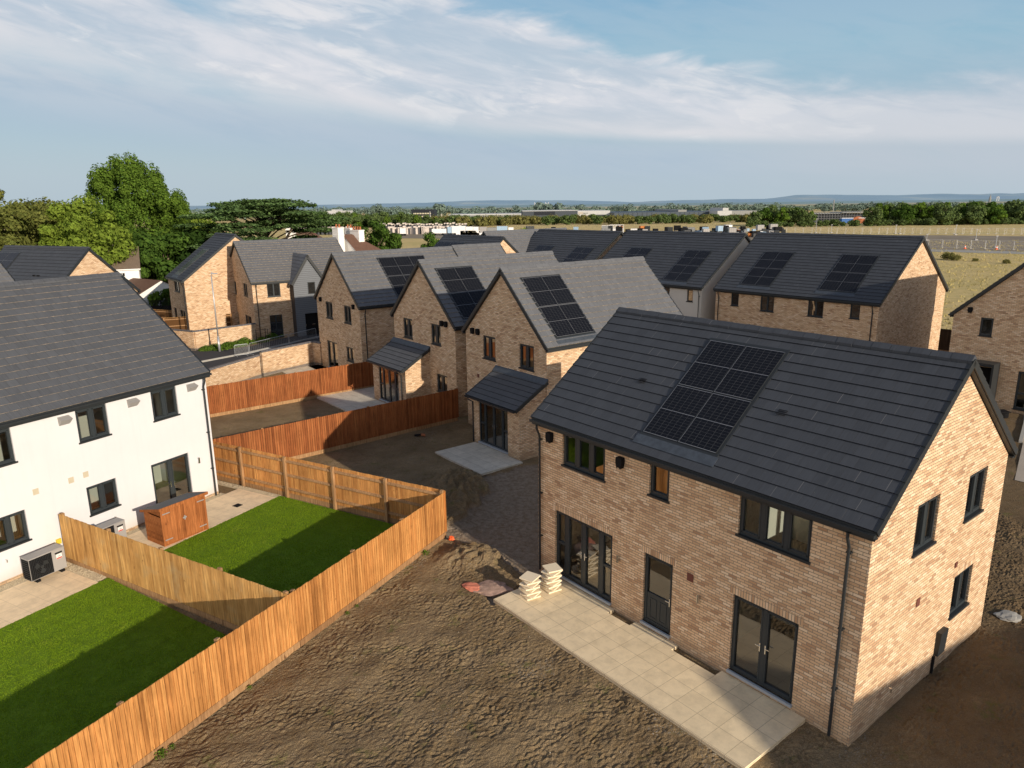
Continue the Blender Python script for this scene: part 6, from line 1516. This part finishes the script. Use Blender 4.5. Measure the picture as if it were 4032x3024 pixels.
for u in us:
    x = fx(u, Y); z = gy(u, pv(u), Y).z + 6 * noise.noise(V((u * .011, 0, 0))) ; pr.append((x, z))
for (a, za), (b, zb_) in zip(pr[:-1], pr[1:]):
    mb.quad((a, Y - 2600, -30), (b, Y - 2600, -30), (b, Y, zb_), (a, Y, za)); mb.quad((a, Y, za), (b, Y, zb_), (b * 1.1, Y + 2500, -30), (a * 1.1, Y + 2500, -30))
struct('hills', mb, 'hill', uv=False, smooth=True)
# bridge towers and masts on the horizon
for u, vb, vt, l in ((2111, 812, 797, 'left'), (2154, 806, 796, 'right')):
    y = 3000; z = top(u, vt, y); t = thing('bridge_tower', 'white twin legged bridge tower on the horizon, ' + l + ' of the pair', 'bridge tower', (fx(u, y), y, 0)); mb = MB()
    for dx in (-6, 6): mb.box(dx - 1.2, dx + 1.2, -1, 1, 0, z)
    mb.build('legs', 'far_white', t); mb = MB(); mb.box(-6, 6, -1, 1, z * .55, z * .55 + 3); mb.build('crossbeam', 'far_white', t)
y = 3000; t = thing('bridge_tower', 'white portal shaped bridge tower at the far right horizon', 'bridge tower', (fx(3912, y), y, 0)); z = top(3912, 774, y); mb = MB()
for dx in (-4, 4): mb.box(dx - 1.3, dx + 1.3, -1, 1, 0, z)
mb.build('legs', 'far_white', t); mb = MB(); mb.box(-4, 4, -1, 1, z - 3, z); mb.build('crossbeam', 'far_white', t)
t = thing('church_spire', 'thin pale spire on the right horizon beside the bridge tower', 'spire', (fx(3882, 1500), 1500, 0)); z = top(3882, 765, 1500); mb = MB(); mb.tube([(0, 0, 0), (0, 0, z * .6)], 2.2, 6); mb.build('tower', 'far_pale', t); mb = MB(); mb.tube([(0, 0, z * .6), (0, 0, z)], 2.2, 6, r2=.2); mb.build('spire', 'far_pale', t)

# ------------------------------------------------------------------ sky
w = bpy.data.worlds.new('World'); SC.world = w; w.use_nodes = True; t = NT(w.node_tree)
sky = t.n('ShaderNodeTexSky', sky_type='NISHITA', sun_disc=False); sky.sun_elevation = SUN_EL; sky.sun_rotation = pi / 2 - SUN_AZ; sky.air_density = 1.0; sky.dust_density = .8; sky.ozone_density = 1.6; sky.altitude = 20
dv = t.n('ShaderNodeTexCoord').outputs['Generated']; x, y, z = t.sep(dv)
el = t.m('MULTIPLY', t.m('ARCSINE', z), 57.2958); az = t.m('MULTIPLY', t.m('ARCTAN2', x, y), 57.2958)
S = .10
def c10(c): return tuple(q / S for q in c)
# streaky noise in azimuth and elevation
v1 = t.xyz(t.m('MULTIPLY', t.m('ADD', az, t.m('MULTIPLY', el, 1.2)), .030), t.m('MULTIPLY', t.m('ADD', el, t.m('MULTIPLY', az, .13)), .105), .0)
nA = t.noise(v1, 1.7, 6, .52, .35); nB = t.noise(t.vm('ADD', v1, (7.3, 2.1, 4.0)), 2.6, 7, .55, .5); nC = t.noise(t.vm('ADD', t.xyz(t.m('MULTIPLY', az, .05), t.m('MULTIPLY', el, .13), 0), (3.1, 8.0, 1.0)), 2.6, 7, .55, .5)
nD = t.noise(t.vm('ADD', v1, (1.3, 5.1, 2.0)), 9.0, 7, .62, .6)
jag = t.m('MULTIPLY', t.m('SUBTRACT', nC, .5), 6.5)
low = t.m('ADD', t.m('MAXIMUM', t.m('SUBTRACT', 5.0, t.m('MULTIPLY', az, .135)), t.m('SUBTRACT', 5.1, t.m('MULTIPLY', az, .05))), t.m('MULTIPLY', t.m('SUBTRACT', nA, .5), .5))
upp = t.m('ADD', t.m('MAXIMUM', t.m('SUBTRACT', 13.4, t.m('MULTIPLY', az, .28)), 7.4), jag)
soft = t.mr(az, -35, 5, 2.4, .55)
a = t.mr(t.m('DIVIDE', t.m('SUBTRACT', el, low), soft), -.7, 1.0, 0, 1, True)
b = t.mr(t.m('SUBTRACT', upp, el), -.4, 1.4, 0, 1, True)
fade = t.mr(az, 10, 27, 1, .55, True)
bank = t.m('MULTIPLY', t.m('MULTIPLY', a, b), fade)
dens = t.m('MULTIPLY', bank, t.mr(nB, .3, .6, .72, 1.0))
gaps = t.m('MULTIPLY', t.mr(el, 10.5, 12.5, 0, 1, True), t.m('MULTIPLY', t.mr(nA, .50, .60, 0, 1, True), t.mr(az, -14, -22, .1, 1)))
dens = t.m('MULTIPLY', dens, t.m('SUBTRACT', 1.0, t.m('MULTIPLY', gaps, .75)))
grad = t.ramp(t.mr(el, -1, 30), [(0, c10((.45, .55, .62))), (.10, c10((.43, .545, .63))), (.22, c10((.40, .53, .64))), (.36, c10((.30, .51, .65))), (.52, c10((.22, .43, .63))), (1, c10((.10, .25, .48)))])
hazef = t.mr(el, 16, 40, .86, .12, True)
base = t.mix(hazef, sky.outputs[0], grad)
under = t.m('SUBTRACT', low, el)
slate = t.m('MULTIPLY', t.m('MULTIPLY', t.mr(under, -.3, 1.2, 0, 1, True), t.mr(under, 5.5, 1.5, 0, 1, True)), t.mr(az, 14, 24, .85, .3))
base = t.mix(slate, base, c10((.42, .525, .64)))
low2 = t.m('MULTIPLY', t.mr(el, 5.2, 1.0, 0, .6, True), t.mr(nB, .3, .6, .5, 1))
base = t.mix(low2, base, c10((.47, .56, .64)))
veil = t.m('MULTIPLY', t.mr(t.m('ADD', t.m('MULTIPLY', nB, .65), t.m('MULTIPLY', nD, .35)), .34, .60, 0, .72, True), t.mr(az, -34, -8, 1, .3)); veil = t.m('MULTIPLY', veil, t.mr(under, 4.5, .5, 0, 1, True))
base = t.mix(veil, base, c10((.60, .65, .71)))
rv = t.m('MULTIPLY', t.m('MULTIPLY', t.mr(az, 12, 26, 0, .6, True), t.mr(t.m('SUBTRACT', upp, el), -.2, 1.5, 0, 1, True)), t.mr(nB, .3, .6, .5, 1))
base = t.mix(rv, base, c10((.52, .57, .64)))
ccol = t.mix(t.mr(t.m('ADD', t.m('MULTIPLY', nB, .6), t.m('MULTIPLY', nD, .4)), .36, .62, 0, 1, True), c10((.54, .60, .685)), c10((.74, .745, .79)))
ccol = t.mix(t.mr(t.m('SUBTRACT', el, low), 0, 2.6, .7, 0, True), ccol, c10((.73, .725, .75)))
puff = t.m('MULTIPLY', t.mr(nC, .53, .60, 0, 1, True), t.mr(nD, .42, .6, 0, 1))
ccol = t.mix(t.m('MULTIPLY', puff, .7), ccol, c10((.84, .82, .83)))
colr = t.mix(t.m('MULTIPLY', dens, .95), base, ccol)
colr = t.mix(t.mr(el, 2.2, -.3, 0, .8), colr, c10((.45, .55, .62)))
# the half of the sky behind the camera: an unseen warm bank added to brighten shaded walls
back = t.m('MULTIPLY', t.mr(y, .05, -.35, 0, 1, True), t.mr(el, 26, 8, 0, 1, True))
colr = t.mix(t.m('MULTIPLY', back, .9), colr, c10((1.65, 1.45, 1.28)))
dk = t.mr(el, 18, 45, 1, .68, True); colr = t.mix(1.0, colr, t.xyz(dk, dk, t.m('POWER', dk, .7)), 'MULTIPLY')
bg = t.n('ShaderNodeBackground'); t.set(bg.inputs[0], colr); bg.inputs[1].default_value = S
ow = t.n('ShaderNodeOutputWorld'); t.t.links.new(bg.outputs[0], ow.inputs[0])
